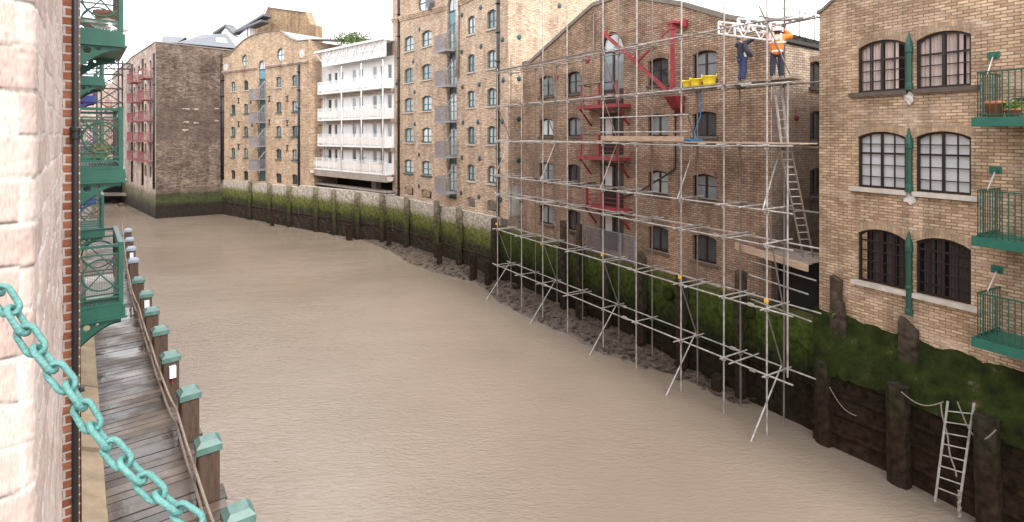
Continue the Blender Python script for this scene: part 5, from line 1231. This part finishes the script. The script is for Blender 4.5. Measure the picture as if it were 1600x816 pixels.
# roof guard rail of thin pale tubes behind the brown gable
gr=B.root('roof_scaffold','pale thin tube guard rails on the roof behind the brown gable','scaffolding',3.5)
k=MB()
for i,x in enumerate((-6.1,-5.2,-4.4,-3.9,-3.0,-2.2,-1.3,-.4)):
    for y in (3.5,): k.tube((x,y,2.6),(x,y,9.5 if (i+y)%2 else 6.8),.014,6)
k.build('pole','galv',gr)
k=MB()
for z in (4.9,7.2): k.tube((-6.4,3.5,z),(-.1,3.5,z),.014,6)
pass
k.build('rail','galv',gr)
k=MB()
for y in (1.0,2.0,3.0,4.2): k.tube((-1.55,y,3.3-.03*y),(-1.55,y,4.75),.022,6)
k.tube((-1.55,.4,4.65),(-1.55,5,4.55),.02,6); k.tube((-1.55,.4,3.95),(-1.55,5,3.85),.02,6); k.build('side_rail','galv',gr)
# ------------------------------------------------------------------ the two workers
def skin_mesh(chains, sub=1):
    me=bpy.data.meshes.new('tmp'); idx={}; vs_=[]; rr=[]; ed=[]
    for ch in chains:
        prev=None
        for p,r in ch:
            k=tuple(round(c,4) for c in p)
            if k not in idx: idx[k]=len(vs_); vs_.append(k); rr.append(r)
            i=idx[k]
            if prev is not None and prev!=i: ed.append((prev,i))
            prev=i
    me.from_pydata(vs_,ed,[]); o=bpy.data.objects.new('tmp',me); COL.objects.link(o)
    o.modifiers.new('s','SKIN'); 
    if not me.skin_vertices: 
        pass
    sv=me.skin_vertices[0].data
    for i,r in enumerate(rr):
        sv[i].radius=(r,r) if not isinstance(r,tuple) else r; sv[i].use_root=(i==0)
    m_=o.modifiers.new('u','SUBSURF'); m_.levels=sub; m_.render_levels=sub
    dg=bpy.context.evaluated_depsgraph_get(); ev=o.evaluated_get(dg); r_=bpy.data.meshes.new_from_object(ev)
    v=[tuple(x.co) for x in r_.vertices]; f=[tuple(p.vertices) for p in r_.polygons]
    bpy.data.objects.remove(o); mb=MB(); mb.v=v; mb.f=f; return mb
def hand(mb, wrist, direc, up, s=1.0):
    d=Vector(direc).normalized(); u=Vector(up); u=(u-d*u.dot(d)).normalized(); l=d.cross(u); w0=Vector(wrist)
    b=len(mb.v); mb.blob(w0+d*.05*s,.042,.042,.042,1,.05)
    for i,(off,ln) in enumerate(((-.030,.065),(-.010,.078),(.010,.072),(.028,.055))):
        p=w0+d*.075*s+l*off; q=p+d*ln*.5*s-u*.012; r=q+d*ln*.35*s-u*.035; mb.path([p,q,r],.0088,6)
    p=w0+d*.03*s+l*-.035; mb.path([p,p+d*.03-l*.025-u*.01,p+d*.055-l*.02-u*.03],.0100,6)
def person(label, P, J, hat, jacket_m, trouser_m, hi_vis=False, scale=1.0):
    rz=-math.atan2(P.x,P.y); t_=empty('person',label,'person',tuple(P),rz); t_.scale=(scale,)*3
    V=lambda k: Vector(J[k])
    hips,ch,nk,hd=V('hips'),V('chest'),V('neck'),V('head')
    def limb(a,b,c,ra,rb,rc): return [(tuple(V(a)),ra),(tuple(V(a).lerp(V(b),.5)),(ra+rb)/2),(tuple(V(b)),rb),(tuple(V(b).lerp(V(c),.35)),rb*.98),(tuple(V(c)),rc)]
    spine=[(tuple(hips),.125),(tuple(hips.lerp(ch,.5)),.125),(tuple(ch),.14),(tuple(nk),.062),(tuple(nk.lerp(hd,.45)),.062),(tuple(hd),.092),(tuple(hd+(hd-nk)*.55),.075)]
    chains=[spine]
    for s_ in 'lr':
        chains.append([(tuple(ch),.14)]+limb('sh'+s_,'el'+s_,'wr'+s_,.055,.042,.030))
        chains.append([(tuple(hips),.125)]+limb('hp'+s_,'kn'+s_,'an'+s_,.085,.058,.042)+[(tuple(V('an'+s_)+Vector(J['toe'])*.6+Vector((0,0,-.05))),.035)])
    b_=skin_mesh(chains,1)
    for s_ in 'lr': hand(b_,V('wr'+s_),V('wr'+s_)-V('el'+s_),J.get('hu'+s_,(0,0,1)))
    fw=Vector(J['face']).normalized(); side=fw.cross(Vector((0,0,1))).normalized(); up=(hd-nk).normalized()
    b_.blob(hd+fw*.10-up*.01,.018,.018,.025,3,.0); b_.blob(hd+fw*.088-up*.055,.028,.014,.010,4,.0)
    for s_ in (-1,1): b_.blob(hd+side*.088*s_,.016,.022,.032,5,.0); b_.blob(hd+fw*.088+side*.033*s_+up*.025,.012,.012,.009,6,.0)
    lb('body',b_,'skin',t_,True)
    bulk=1.34 if hi_vis else 1.10
    jk=[[(tuple(hips+Vector((0,0,-.15 if hi_vis else -.05))),.15*bulk),(tuple(hips+Vector((0,0,.0))),.162*bulk),(tuple(hips.lerp(ch,.5)),.165*bulk),(tuple(ch),.175*bulk),(tuple(ch.lerp(nk,.7)),.085)]]
    for s_ in 'lr': jk.append([(tuple(ch),.175*bulk)]+[(p,(r+.028)*bulk) for p,r in limb('sh'+s_,'el'+s_,'wr'+s_,.060,.048,.034)])
    jo=lb('jacket',skin_mesh(jk,2),jacket_m,t_,True)
    tk=[[(tuple(hips),.145)]]
    tk=[]
    for s_ in 'lr': tk.append([(tuple(hips),.14)]+[(p,r+.034) for p,r in limb('hp'+s_,'kn'+s_,'an'+s_,.085,.066,.056)])
    lb('trousers',skin_mesh(tk,2),trouser_m,t_,True)
    for s_ in 'lr':
        k=MB(); a=V('an'+s_); tv=Vector(J['toe']); k.blob(a+tv*.45+Vector((0,0,-.045)),.055+abs(tv.x)*.35,.055+abs(tv.y)*.35,.05,2,.08,10,8); k.blob(a+Vector((0,0,.02)),.062,.062,.075,3,.05,10,8); lb('boot',k,'boot',t_,True)
    if hat=='helmet':
        k=MB(); k.lathe((hd.x,hd.y,hd.z),[(.17,.02),(.165,.015),(.14,.035),(.137,.085),(.118,.14),(.07,.175),(.012,.187)],18); lb('helmet',k,'helmet',t_,True)
        k=MB(); k.blob(hd-fw*.025+up*-.01,.098,.098,.10,5,.03,12,8); lb('hair',k,'navy',t_,True)
    else:
        k=MB(); k.blob(hd-fw*.02+up*.045,.105,.105,.095,5,.06,12,8); lb('hair',k,'hair',t_,True)
        k=MB(); k.blob(ch.lerp(nk,.75)-fw*.10,.12,.10,.10,6,.15,12,8); lb('hood',k,jacket_m,t_,True)
    if hi_vis:
        def band(z,rx,ry,h,c=(0,0)):
            k=MB(); rows=[]
            for zz in (z,z+h): rows.append([(c[0]+rx*math.cos(a_),c[1]+ry*math.sin(a_),zz) for a_ in [2*math.pi*i/24 for i in range(24)]])
            k.grid(rows,True); return k
        # tape follows the jacket: project rings of the jacket mesh outward
        me=jo.data; co=[v.co.copy() for v in me.vertices]
        def ring_at(z,h):
            cx_=hips.x+(ch.x-hips.x)*0; cy_=hips.y; rows=[]
            for zz in (z,z+h):
                row=[]
                for i in range(28):
                    a_=2*math.pi*i/28; d=Vector((math.cos(a_),math.sin(a_),0)); best=.1
                    for v in co:
                        if abs(v.z-zz)<.06 and abs(v.x-cx_)<.30:
                            q=Vector((v.x-cx_,v.y-cy_,0)); l=q.dot(d)
                            if l>best and abs(q.cross(d).z)<.05: best=l
                    row.append((cx_+d.x*(best+.006),cy_+d.y*(best+.006),zz))
                rows.append(row)
            k=MB(); k.grid(rows,True); return k
        for z in (J['hips'][2]-.03,J['hips'][2]+.26): lb('reflective_band',ring_at(z,.055),'reflect',t_)
        for sx in (-1,1):
            k=MB(); rows=[]
            for i in range(6):
                z=J['hips'][2]+.31+i*.05; rows.append([(sx*.12-.03,-.272+.008*i,z),(sx*.12+.03,-.272+.008*i,z)])
            k.grid(rows); lb('reflective_brace',k,'reflect',t_)
        k=MB(); c=(0,-.25,J['hips'][2]+.43); k.torus(c,.072,.012,'y',20,5); k.lathe((c[0],c[1],c[2]),[(.045,.012),(.045,0)],14,'y'); lb('back_badge',k,'reflect',t_)
    return t_
pz=LV[5]+.135
s2=S.at(1214,120,-.45)[0]; P2=S.w(s2,.45,pz)
person('worker in an orange hi-vis jacket and white helmet seen from behind, arms raised',P2,
  dict(hips=(0,0,.93),chest=(0,.02,1.30),neck=(0,.02,1.47),head=(.01,.05,1.60),shl=(-.20,.02,1.40),shr=(.20,.02,1.40),ell=(-.30,.12,1.58),elr=(.43,.06,1.40),wrl=(-.16,.22,1.78),wrr=(.26,.20,1.62),
   hpl=(-.10,0,.88),hpr=(.10,0,.88),knl=(-.125,-.01,.48),knr=(.125,.0,.48),anl=(-.13,0,.09),anr=(.12,.02,.09),toe=(0,.17,0),face=(0,1,0)),'helmet','orange','navy',True,.97)
s1=S.at(1160,126,-.5)[0]; P1=S.w(s1,.5,pz)
person('worker in a navy hooded jacket and blue jeans reaching up to the lattice beam',P1,
  dict(hips=(0,0,.90),chest=(-.02,.0,1.25),neck=(-.06,0,1.42),head=(-.09,.02,1.55),shl=(-.10,.15,1.36),shr=(.06,-.16,1.34),ell=(.20,.16,1.46),elr=(.16,-.26,1.06),wrl=(.45,.12,1.62),wrr=(.32,-.20,.86),
   hpl=(-.05,.09,.86),hpr=(.05,-.08,.86),knl=(-.02,.08,.46),knr=(.07,-.06,.47),anl=(-.09,.09,.09),anr=(.02,-.05,.09),toe=(.13,.10,0),face=(.8,.45,.35)),'hair','navy','jeans',False,.97)
k=MB(); 
for i in range(4): k.path([(.0+i*.012,0,0),(.005+i*.016,-.01,-.05),(.0+i*.02,-.01,-.10-.01*i)],.011,6)
k.blob((.02,0,.0),.045,.025,.05,3,.2)
g_=P1+Vector((-.02,-.20,.98)); o=k.build('work_glove','helmet'); o.location=g_; tag(o,'pale work glove tucked in the back of the navy jacketed worker','glove')

# ------------------------------------------------------------------ left bank: the near wall
Ln=Fr((0,0),218.5)
rL=Ln.root('brick_warehouse','near left warehouse with rough pale brick, a red brick quoin and green iron balconies','building',-9.6)
O1,O2,SP,SJ=-.092,.005,5.0,1.93
def near_wall_mesh():
    tp=[]                                        # path: (s, o, normal s, normal o, arc length, jamb?)
    arc=0; r0=.035
    for o in list(np.linspace(-.6,-.17,12))+list(np.linspace(-.165,O1-r0,28)): tp.append((SJ,o,-1,0))
    for i in range(1,14): a_=math.pi/2*i/14; tp.append((SJ+r0-r0*math.cos(a_),O1-r0+r0*math.sin(a_),-math.cos(a_),math.sin(a_)))
    for s in list(np.arange(SJ+r0,2.8,.006))+list(np.arange(2.8,3.6,.010))+list(np.arange(3.6,SP+.01,.016)): tp.append((s,O1,0,1))
    tp=np.array(tp); al=np.concatenate([[0],np.cumsum(np.hypot(np.diff(tp[:,0]),np.diff(tp[:,1])))]); al-=al[40]
    zz=np.concatenate([np.arange(-3.3,-1.1,.012),np.arange(-1.1,1.4,.0075)]); NZ,NT=len(zz),len(tp)
    rs=np.random.RandomState(4); ch=.118
    T,Z=np.meshgrid(al,zz)
    # gentle wander of courses
    Zw=Z+.004*np.sin(T*9+Z*3)+.003*np.sin(T*31+Z*17); Tw=T+.004*np.sin(Z*23)+.003*np.sin(T*41+Z*9)
    row=np.floor(Zw/ch).astype(int); fz=Zw/ch-row; off=np.where(row%2==0,0,.13); bl=.26
    br=np.floor((Tw+off)/bl).astype(int); fx=(Tw+off)/bl-br
    ez=np.minimum(fz,1-fz)*ch; ex=np.minimum(fx,1-fx)*bl; e=np.minimum(ez,ex)
    n1=np.zeros_like(T); 
    for k in range(7):
        fq=2.0**k*5; ph=rs.rand(4)*6.28; an=rs.rand()*6.28
        n1+=np.sin(T*fq*math.cos(an)*3+Z*fq*math.sin(an)*3+ph[0]+1.5*np.sin(Z*fq*1.3+ph[1]))*np.sin(Z*fq*2.1+ph[2]+np.sin(T*fq+ph[3]))*(.62**k)
    jn=(rs.rand(400,400)-.5); hsh=jn[(row%400),(br%400)]; hs2=(rs.rand(400,400))[(row%400),(br%400)]
    mor=1-np.clip((e+.003*n1-.001)/.005,0,1)
    grain=rs.rand(NZ,NT)-.5; grain=(grain+np.roll(grain,1,0)+np.roll(grain,1,1)+np.roll(grain,1,(0,1)))/4
    g_=rs.rand(NZ,NT); g_=sum(np.roll(np.roll(g_,a_,0),b_,1) for a_ in (-1,0,1,2) for b_ in (-1,0,1,2))/16; grain2=(g_-.5)*5+.15*n1
    pit=np.clip(grain2-.55,0,1); disp=-.0050*mor+.0050*hsh*(1-mor)+.0016*n1+.0040*grain-.010*pit
    P=tp[None,:,0]+disp*tp[None,:,2], tp[None,:,1]+disp*tp[None,:,3]
    X=P[0]; Y=-P[1]; co=np.stack([X,Y,Z],-1).reshape(-1,3)
    idx=np.arange(NZ*NT).reshape(NZ,NT); q=np.stack([idx[:-1,:-1],idx[:-1,1:],idx[1:,1:],idx[1:,:-1]],-1).reshape(-1,4)
    me=bpy.data.meshes.new('near_wall'); me.vertices.add(len(co)); me.vertices.foreach_set('co',co.ravel().astype(np.float32))
    me.loops.add(q.size); me.loops.foreach_set('vertex_index',q.ravel().astype(np.int32)); me.polygons.add(len(q)); me.polygons.foreach_set('loop_start',np.arange(0,q.size,4,dtype=np.int32)); me.update(calc_edges=True)
    c1=np.array([.53,.42,.375]); c2=np.array([.37,.265,.23]); c3=np.array([.55,.46,.415]); cm=np.array([.60,.55,.51])
    cm=cm*np.where(T<.02,.93,1.0)[...,None]; w2=np.clip(hs2*1.5-.25,0,1)[...,None]; base=c1*(1-w2)+c2*w2; k=np.clip(n1*.35+.2,0,1)[...,None]; base=base*(1-.45*k)+c3*.45*k
    bloom=np.clip((T-.05)/.4,0,.55)[...,None]*0+.12; base=base*(1-bloom)+cm*bloom
    crack=np.clip(1.1-np.abs(fz-.04+.02*n1)/.04,0,1)*(hs2>.4)*(n1>-1.6)*(T<.05); 
    col=base*(1-mor[...,None])+cm*mor[...,None]; col=col*(1+.20*grain[...,None]*2); col=col*(1-.72*crack[...,None])
    at=me.color_attributes.new('Col','FLOAT_COLOR','POINT'); buf=np.ones((NZ*NT,4),dtype=np.float32); buf[:,:3]=np.clip(col.reshape(-1,3),0,1); at.data.foreach_set('color',buf.ravel())
    m,p=_base('rough_pale_brick',.95,0,.2); a=_n(m,'ShaderNodeAttribute'); a.attribute_name='Col'; m.node_tree.links.new(a.outputs['Color'],p.inputs['Base Color'])
    me.materials.append(m); o=bpy.data.objects.new('near_wall',me); COL.objects.link(o); o.parent=rL; o.location=(0,0,9.6)
near_wall_mesh()
mb=MB(); mb.box(SP,60,-O2,6,-10.5,8.0); mb.build('wall','brickR',rL)
# soot-dark joint strip and drainpipe standing in the corner of the quoin
k=MB(); k.tube((SP-.035,.023,-9.0),(SP-.035,.023,8),.020,10); pp=k.build('drainpipe','black',rL,True)
for z in (.02,-1.83): k=MB(); k.lathe((SP-.035,.023,z-.05),[(.022,0),(.031,.005),(.031,.022),(.025,.028),(.025,.055),(.033,.06),(.033,.08),(.022,.09)],12); k.box(SP-.05,SP+.01,-.03,.03,z-.005,z+.012); k.build('pipe_collar','black',pp)
k=MB(); 
for i,(a,b2,zz) in enumerate(((5.9,7.4,-5.15),(7.45,9.3,-5.05),(9.35,11.2,-5.15),(11.25,14,-5.1),(14.05,18,-5.1),(18.05,26,-5.1))): 
    k.hexa([(a,-.36,-6.2),(b2,-.36,-6.2),(b2,0,-6.2),(a,0,-6.2),(a,-.30,zz-.08),(b2,-.30,zz-.08),(b2,-.026,zz+.05),(a,-.026,zz+.05)])
k.box(0,40,-.335,-.0,-10.4,-5.75)
k.build('stone_plinth','plinth',rL)
k=MB()
for i,s in enumerate((5.0,6.6,8.4)): k.box(s,s+.55,-.42,-.30,-6.0,-5.25)
k.build('buttress','plinth',rL)
# green iron balconies
def lbalc(x0,zf,L_=2.3,y1=-.64,m='green',detail=True,pot_=False):
    yi=-O2
    k=MB(); k.box(x0,x0+L_,y1,yi,zf-.05,zf); k.box(x0-.03,x0+L_+.03,y1-.03,yi,zf-.26,zf-.052); k.box(x0-.05,x0+L_+.05,y1-.06,yi,zf-.30,zf-.262)
    for i in range(8): k.box(x0+.02+i*.008,x0+.024+i*.008,y1,yi,zf,zf+.0) if 0 else None
    b=k.build('balcony',m,rL)
    k=MB(); 
    for i in range(14): yy=y1+.03+(yi-y1-.06)*i/13; k.box(x0+.02,x0+L_-.02,yy-.012,yy+.012,zf+.002,zf+.022)
    k.build('floor_slats','green' if m=='green' else m,b)
    k=MB()
    for (x,y) in ((x0+.03,y1+.03),(x0+L_-.03,y1+.03)): k.box(x-.035,x+.035,y-.035,y+.035,zf+.001,zf+1.06)
    k.box(x0+.0,x0+.06,y1+.07,yi,zf+1.03,zf+1.08); k.box(x0-.01,x0+L_+.01,y1-.01,y1+.07,zf+1.062,zf+1.11); k.box(x0+L_-.06,x0+L_,y1+.07,yi,zf+1.03,zf+1.08)
    for z in (.10,.17,.90):
        k.bar((x0+.03,y1,zf+z),(x0+.03,yi,zf+z),.028,.028); k.bar((x0,y1+.03,zf+z),(x0+L_,y1+.03,zf+z),.028,.028); k.bar((x0+L_-.03,y1,zf+z),(x0+L_-.03,yi,zf+z),.028,.028)
    k.build('railing',m,b)
    k=MB(); cy=(y1+yi)/2; cz=zf+.53
    k.torus((x0+.03,cy,cz),.285,.016,'x',32,6); k.torus((x0+L_-.03,cy,cz),.285,.016,'x',32,6)
    k.tube((x0+.03,yi-.02,zf+.88),(x0+.03,y1+.05,zf+.20),.014,6); k.tube((x0+L_-.03,yi-.02,zf+.88),(x0+L_-.03,y1+.05,zf+.20),.012,6); k.tube((x0+.035,y1+.05,zf+.88),(x0+.035,yi-.02,zf+.20),.010,6)
    n=3
    for i in range(n):
        cx_=x0+L_*(i+.5)/n; k.torus((cx_,y1+.03,cz),.30,.014,'y',28,6); k.tube((x0+L_*i/n,y1+.03,zf+.2),(x0+L_*(i+1)/n,y1+.03,zf+.88),.012,6)
    k.build('circle_ornament',m,b)
    if detail:
        k=MB()
        for i in range(24): yy=y1+.05+(yi-y1-.06)*i/23; k.bar((x0+.03,yy,zf+.18),(x0+.03,yy,zf+.9),.0045,.0045)
        for i in range(28): zz=zf+.18+.72*i/27; k.bar((x0+.03,y1+.05,zz),(x0+.03,yi,zz),.0045,.0045)
        for i in range(70): xx=x0+.05+(L_-.1)*i/69; k.bar((xx,y1+.03,zf+.18),(xx,y1+.03,zf+.9),.0045,.0045)
        for i in range(20): zz=zf+.18+.72*i/19; k.bar((x0+.05,y1+.03,zz),(x0+L_-.05,y1+.03,zz),.0045,.0045)
        k.build('wire_mesh','galvdark',b)
    # cast brackets with round holes
    wd=-(y1)-.03-O2
    for x in (x0+.02,x0+L_-.10):
        t_=MB(); top=[(wd*i/8, .40-.34*math.sin(math.pi/2*min(1,i/7.6))) for i in range(9)]
        hs=[Hole(.03,.21,0,.13,.09,True),Hole(.27,.42,0,.085,.065,True)]
        hs=[Hole(.035,.165,0,.095,.065,True)]+([Hole(.21,.30,0,.055,.036,True)] if wd>.4 else [])
        facade(t_,hs,0,wd,0,top,.0001)
        k=MB()
        for dx in (0,.05):
            n0=len(k.v); k.v+=[(x+dx,-O2-vx,zf-.302-vz) for vx,vy,vz in t_.v]; k.f+=[tuple(n0+i for i in f_) for f_ in t_.f]
        # rims and arc flange
        for h in hs: k.torus((x+.025,-O2-(h.s0+h.s1)/2,zf-.302-h.zs),h.zc,.014,'x',20,5)
        rows=[]
        for (a,zz) in top: rows.append([(x-.02,-O2-a,zf-.302-zz),(x+.07,-O2-a,zf-.302-zz)])
        k.grid(rows); k.grid([[(p[0],p[1],p[2]-.02) for p in r_] for r_ in rows])
        k.build('bracket',m,b)
    return b
X0=12.45
for zf in (-3.10,-.58,1.93,4.4): lbalc(X0,zf)
for zf in (-3.10,1.93): lbalc(22.6,zf,detail=False)
lbalc(22.6,-.58,detail=False)
for zf in (1.93,-.58,-3.1): lbalc(34.0,zf,m='bluepaint',detail=False)
def lthing(x,y,z): return Ln.w(x,y,z)
t_=empty('flower_pot','large terracotta pot behind the rails of the highest green balcony on the left','flower pot',tuple(lthing(X0+.35,-.42,1.955)))
k=MB(); k.lathe((0,0,0),[(.13,0),(.20,.30),(.225,.30),(.225,.37),(.19,.37),(.17,.32)],18); lb('pot','x',0) if False else lb('pot',k,'terracotta',t_,True)
k=MB(); k.lathe((0,0,0),[(.175,.32),(.02,.335)],12); lb('soil',k,'mud',t_)
for i,(x,z,sx,lab) in enumerate(((X0+.25,1.955,.20,'crumpled white sheet on the floor of the highest left green balcony'),(X0+.9,1.955,.25,'white bag behind the terracotta pot on the highest left green balcony'))):
    k=MB(); k.blob((0,0,.08),.30,sx,.12,i+3,.5,12,8); o=k.build('white_sheet','white'); o.location=lthing(x,-.30-.08*i,z); tag(o,lab,'sheet')
k=MB(); k.box(-.25,.25,-.2,.2,0,.30); k.box(-.27,.27,-.22,.22,.302,.34); o=k.build('storage_box','white2'); o.location=lthing(X0+.55,-.30,-3.075); o.rotation_euler=(0,0,Ln.rz); tag(o,'pale lidded storage box on the lowest left green balcony','box')
k=MB(); k.leaves((0,0,.22),.22,.18,.2,120,.05); o=k.build('potted_plant','leafbright'); o.location=lthing(X0+1.2,-.32,-.555); tag(o,'yellow green plant behind the rails of the middle left green balcony','plant')

# ------------------------------------------------------------------ boardwalk with its mooring posts
capz=-4.70
ppx=[(372,795),(325,686),(295,608),(266,552),(250,512),(237,482),(228,456),(216.5,434),(208.5,404),(205,386),(202.5,372),(200,358)]
pos=[]
for px,py in ppx: q=onz(px,py,capz); pos.append(Vector((q.x,q.y)))
d0=(pos[0]-pos[1]); pos=[pos[0]+d0*2,pos[0]+d0]+pos
dl=(pos[-1]-pos[-2]); pos+= [pos[-1]+dl*1.0,pos[-1]+dl*2.1]
bw_=empty('boardwalk','wet grey timber boardwalk along the foot of the left warehouse','boardwalk',(pos[3].x-1,pos[3].y-.6,-5.6))
off=Vector(bw_.location); k=MB(); rg=random.Random(5)
cum=[0]
for a,b2 in zip(pos,pos[1:]): cum.append(cum[-1]+(b2-a).length)
def along(t):
    for i in range(len(pos)-1):
        if t<=cum[i+1]: u=(t-cum[i])/(cum[i+1]-cum[i]); return pos[i].lerp(pos[i+1],u),(pos[i+1]-pos[i]).normalized()
    return pos[-1],(pos[-1]-pos[-2]).normalized()
t=0; tot=cum[-1]; dk=-5.6
while t<tot-.3:
    wb=rg.uniform(.20,.25); p,d=along(t); p2,d2=along(min(t+wb-.022,tot)); nl=Vector((-d.y,d.x)); nl=nl if nl.x<0 else -nl
    inner=1.62; e=rg.uniform(-.05,.08); dz=rg.uniform(-.006,.006); sk=rg.uniform(-.012,.012)
    a=p-nl*(.18+e); b_=p+nl*inner; c=p2+nl*inner; dd=p2-nl*(.18+e); dd+=d*sk; a+=d*sk
    k.hexa([(*(v-off.xy),z-off.z) for z in (dk-.05+dz,dk+dz) for v in (a,dd,c,b_)]); t+=wb
lb('deck',k,'deck',bw_)
k=MB()
for o_ in (.05,1.3):
    pts=[]
    for i in range(len(pos)): 
        d=(pos[min(i+1,len(pos)-1)]-pos[max(i-1,0)]).normalized(); nl=Vector((-d.y,d.x)); nl=nl if nl.x<0 else -nl; q=pos[i]+nl*o_-off.xy; pts.append((q.x,q.y,dk-.17-off.z))
    for a,b2 in zip(pts,pts[1:]): k.bar(a,b2,.16,.22)
lb('beam',k,'post',bw_)
k=MB()
for i in range(0,len(pos)):
    d=(pos[min(i+1,len(pos)-1)]-pos[max(i-1,0)]).normalized(); nl=Vector((-d.y,d.x)); nl=nl if nl.x<0 else -nl
    a=pos[i]-nl*.12-off.xy; b2=pos[i]+nl*1.5-off.xy; k.bar((a.x,a.y,dk-.38-off.z),(b2.x,b2.y,dk-.38-off.z),.2,.2)
lb('cross_beam',k,'post',bw_)
plab=['jetty post with a green cap nearest the camera, cut by the bottom of the photo','tall jetty post with a large green cap, second from the bottom','jetty post with a green cap, third from the bottom','jetty post carrying a white box with a red label, the nearer of such posts','jetty post with a green cap, just beyond the nearer white box','jetty post with a green cap, second beyond the nearer white box','jetty post carrying a white box, the middle of such posts','jetty post with a green cap, just beyond the middle white box','jetty post with a pale blue cap, below the corner of the lowest green balcony','jetty post with a pale blue cap and a small white box','jetty post with a pale blue cap, second from the far end','jetty post with a pale blue cap, farthest in sight']
gx=0
for i,q in enumerate(pos):
    if i<2 or i>13: continue
    j=i-2; d=(pos[i+1]-pos[i-1]).normalized(); rz=math.atan2(d.y,d.x)
    t_=empty('mooring_post',plab[j],'post',(q.x,q.y,-10.3),rz+rg.uniform(-.06,.06),'capped posts along the boardwalk')
    h=10.3+capz; k=MB(); w_=.145
    n=10; rows=[]
    for a in range(14):
        z=h*a/13*.985; rows.append([(w_*(1+.03*mnoise.noise(Vector((a,c,j))))*sx,w_*(1+.03*mnoise.noise(Vector((a,c+9,j))))*sy,z) for c,(sx,sy) in enumerate(((-1,-.9),(-.9,-1),(.9,-1),(1,-.9),(1,.9),(.9,1),(-.9,1),(-1,.9)))])
    k.grid(rows,True); b=len(k.v)-8; k.f.append(tuple(b+c for c in range(8))); lb('timber',k,'post',t_)
    k=MB(); c=.175; z0=h-.09
    k.box(-c,c,-c,c,z0-.05,z0+.045); k.hexa([(-c*1.0,-c,z0+.047),(c,-c,z0+.047),(c,c,z0+.047),(-c,c,z0+.047),(-c*.62,-c*.62,z0+.115),(c*.62,-c*.62,z0+.115),(c*.62,c*.62,z0+.115),(-c*.62,c*.62,z0+.115)]); lb('cap',k,'cap' if j<8 else 'capblue',t_)
    if j in (3,6,9):
        k=MB(); k.box(-.245,-.15,-.07,.05,h-.46,h-.22); o=lb('white_box',k,'white',t_)
        if j!=9: k=MB(); k.box(-.20,-.16,-.02,.0,h-.60,h-.462); lb('red_toggle',k,'red',t_)
for (zz,nm,lab,sag,oo) in ((-.30,'rope','upper grey rope strung along the boardwalk posts',.16,.20),(-.56,'rope','lower grey rope strung along the boardwalk posts',.20,.20)):
    k=MB(); pts=[]
    for i in range(len(pos)-1):
        d=(pos[i+1]-pos[i]).normalized(); nl=Vector((-d.y,d.x)); nl=nl if nl.x<0 else -nl
        for s_ in range(8):
            u=s_/8; q=pos[i].lerp(pos[i+1],u)+nl*(oo-.03*math.sin(math.pi*u)); pts.append((q.x,q.y,capz+zz-sag*math.sin(math.pi*u)))
    k.path(pts,.022,7); free('rope',lab,'rope',k,'rope',smooth=True)

# ------------------------------------------------------------------ turquoise chain in the opening
path=[(-75,352),(-38,408),(2.5,461),(38,517),(71,563),(107,604),(133,645),(153,678),(184,711),(219,747),(250,775),(286,803),(311,816),(352,846),(400,874)]
dch=.84; P_=[Vector(((px-CX)/F_PX*dch,dch,-(py-HY)/F_PX*dch)) for px,py in path]
# resample by pitch along a smooth curve
def cat(p0,p1,p2,p3,t): return .5*((2*p1)+(-p0+p2)*t+(2*p0-5*p1+4*p2-p3)*t*t+(-p0+3*p1-3*p2+p3)*t**3)
fine=[]
for i in range(1,len(P_)-2):
    for s_ in range(20): fine.append(cat(P_[i-1],P_[i],P_[i+1],P_[i+2],s_/20))
pitch=.0368; ctr=[fine[0]]; acc=0
for a,b2 in zip(fine,fine[1:]):
    acc+=(b2-a).length
    if acc>=pitch: ctr.append(b2.copy()); acc-=pitch
ch_=empty('chain','turquoise painted iron chain hanging across the near left corner','chain',tuple(ctr[len(ctr)//2]))
off=Vector(ch_.location)
for i,c in enumerate(ctr[:-1]):
    d=(ctr[i+1]-ctr[max(i-1,0)]).normalized(); v=Vector((0,1,0)); v=(v-d*v.dot(d)).normalized(); sdir=d.cross(v)
    ang=rad((30 if i%2==0 else 112)+rg.uniform(-10,10)); pl=sdir*math.cos(ang)+v*math.sin(ang)
    hl,hw,rw=.0246,.0112,.0045; pts=[]
    for s_ in range(8): a=-math.pi/2+math.pi*s_/7; pts.append(c-off+d*((hl-hw)+hw*math.cos(a))+pl*hw*math.sin(a))
    for s_ in range(8): a=math.pi/2+math.pi*s_/7; pts.append(c-off+d*(-(hl-hw)+hw*math.cos(a))+pl*hw*math.sin(a))
    k=MB(); k.path(pts,rw,8,True); lb('link',k,'chain',ch_,True)
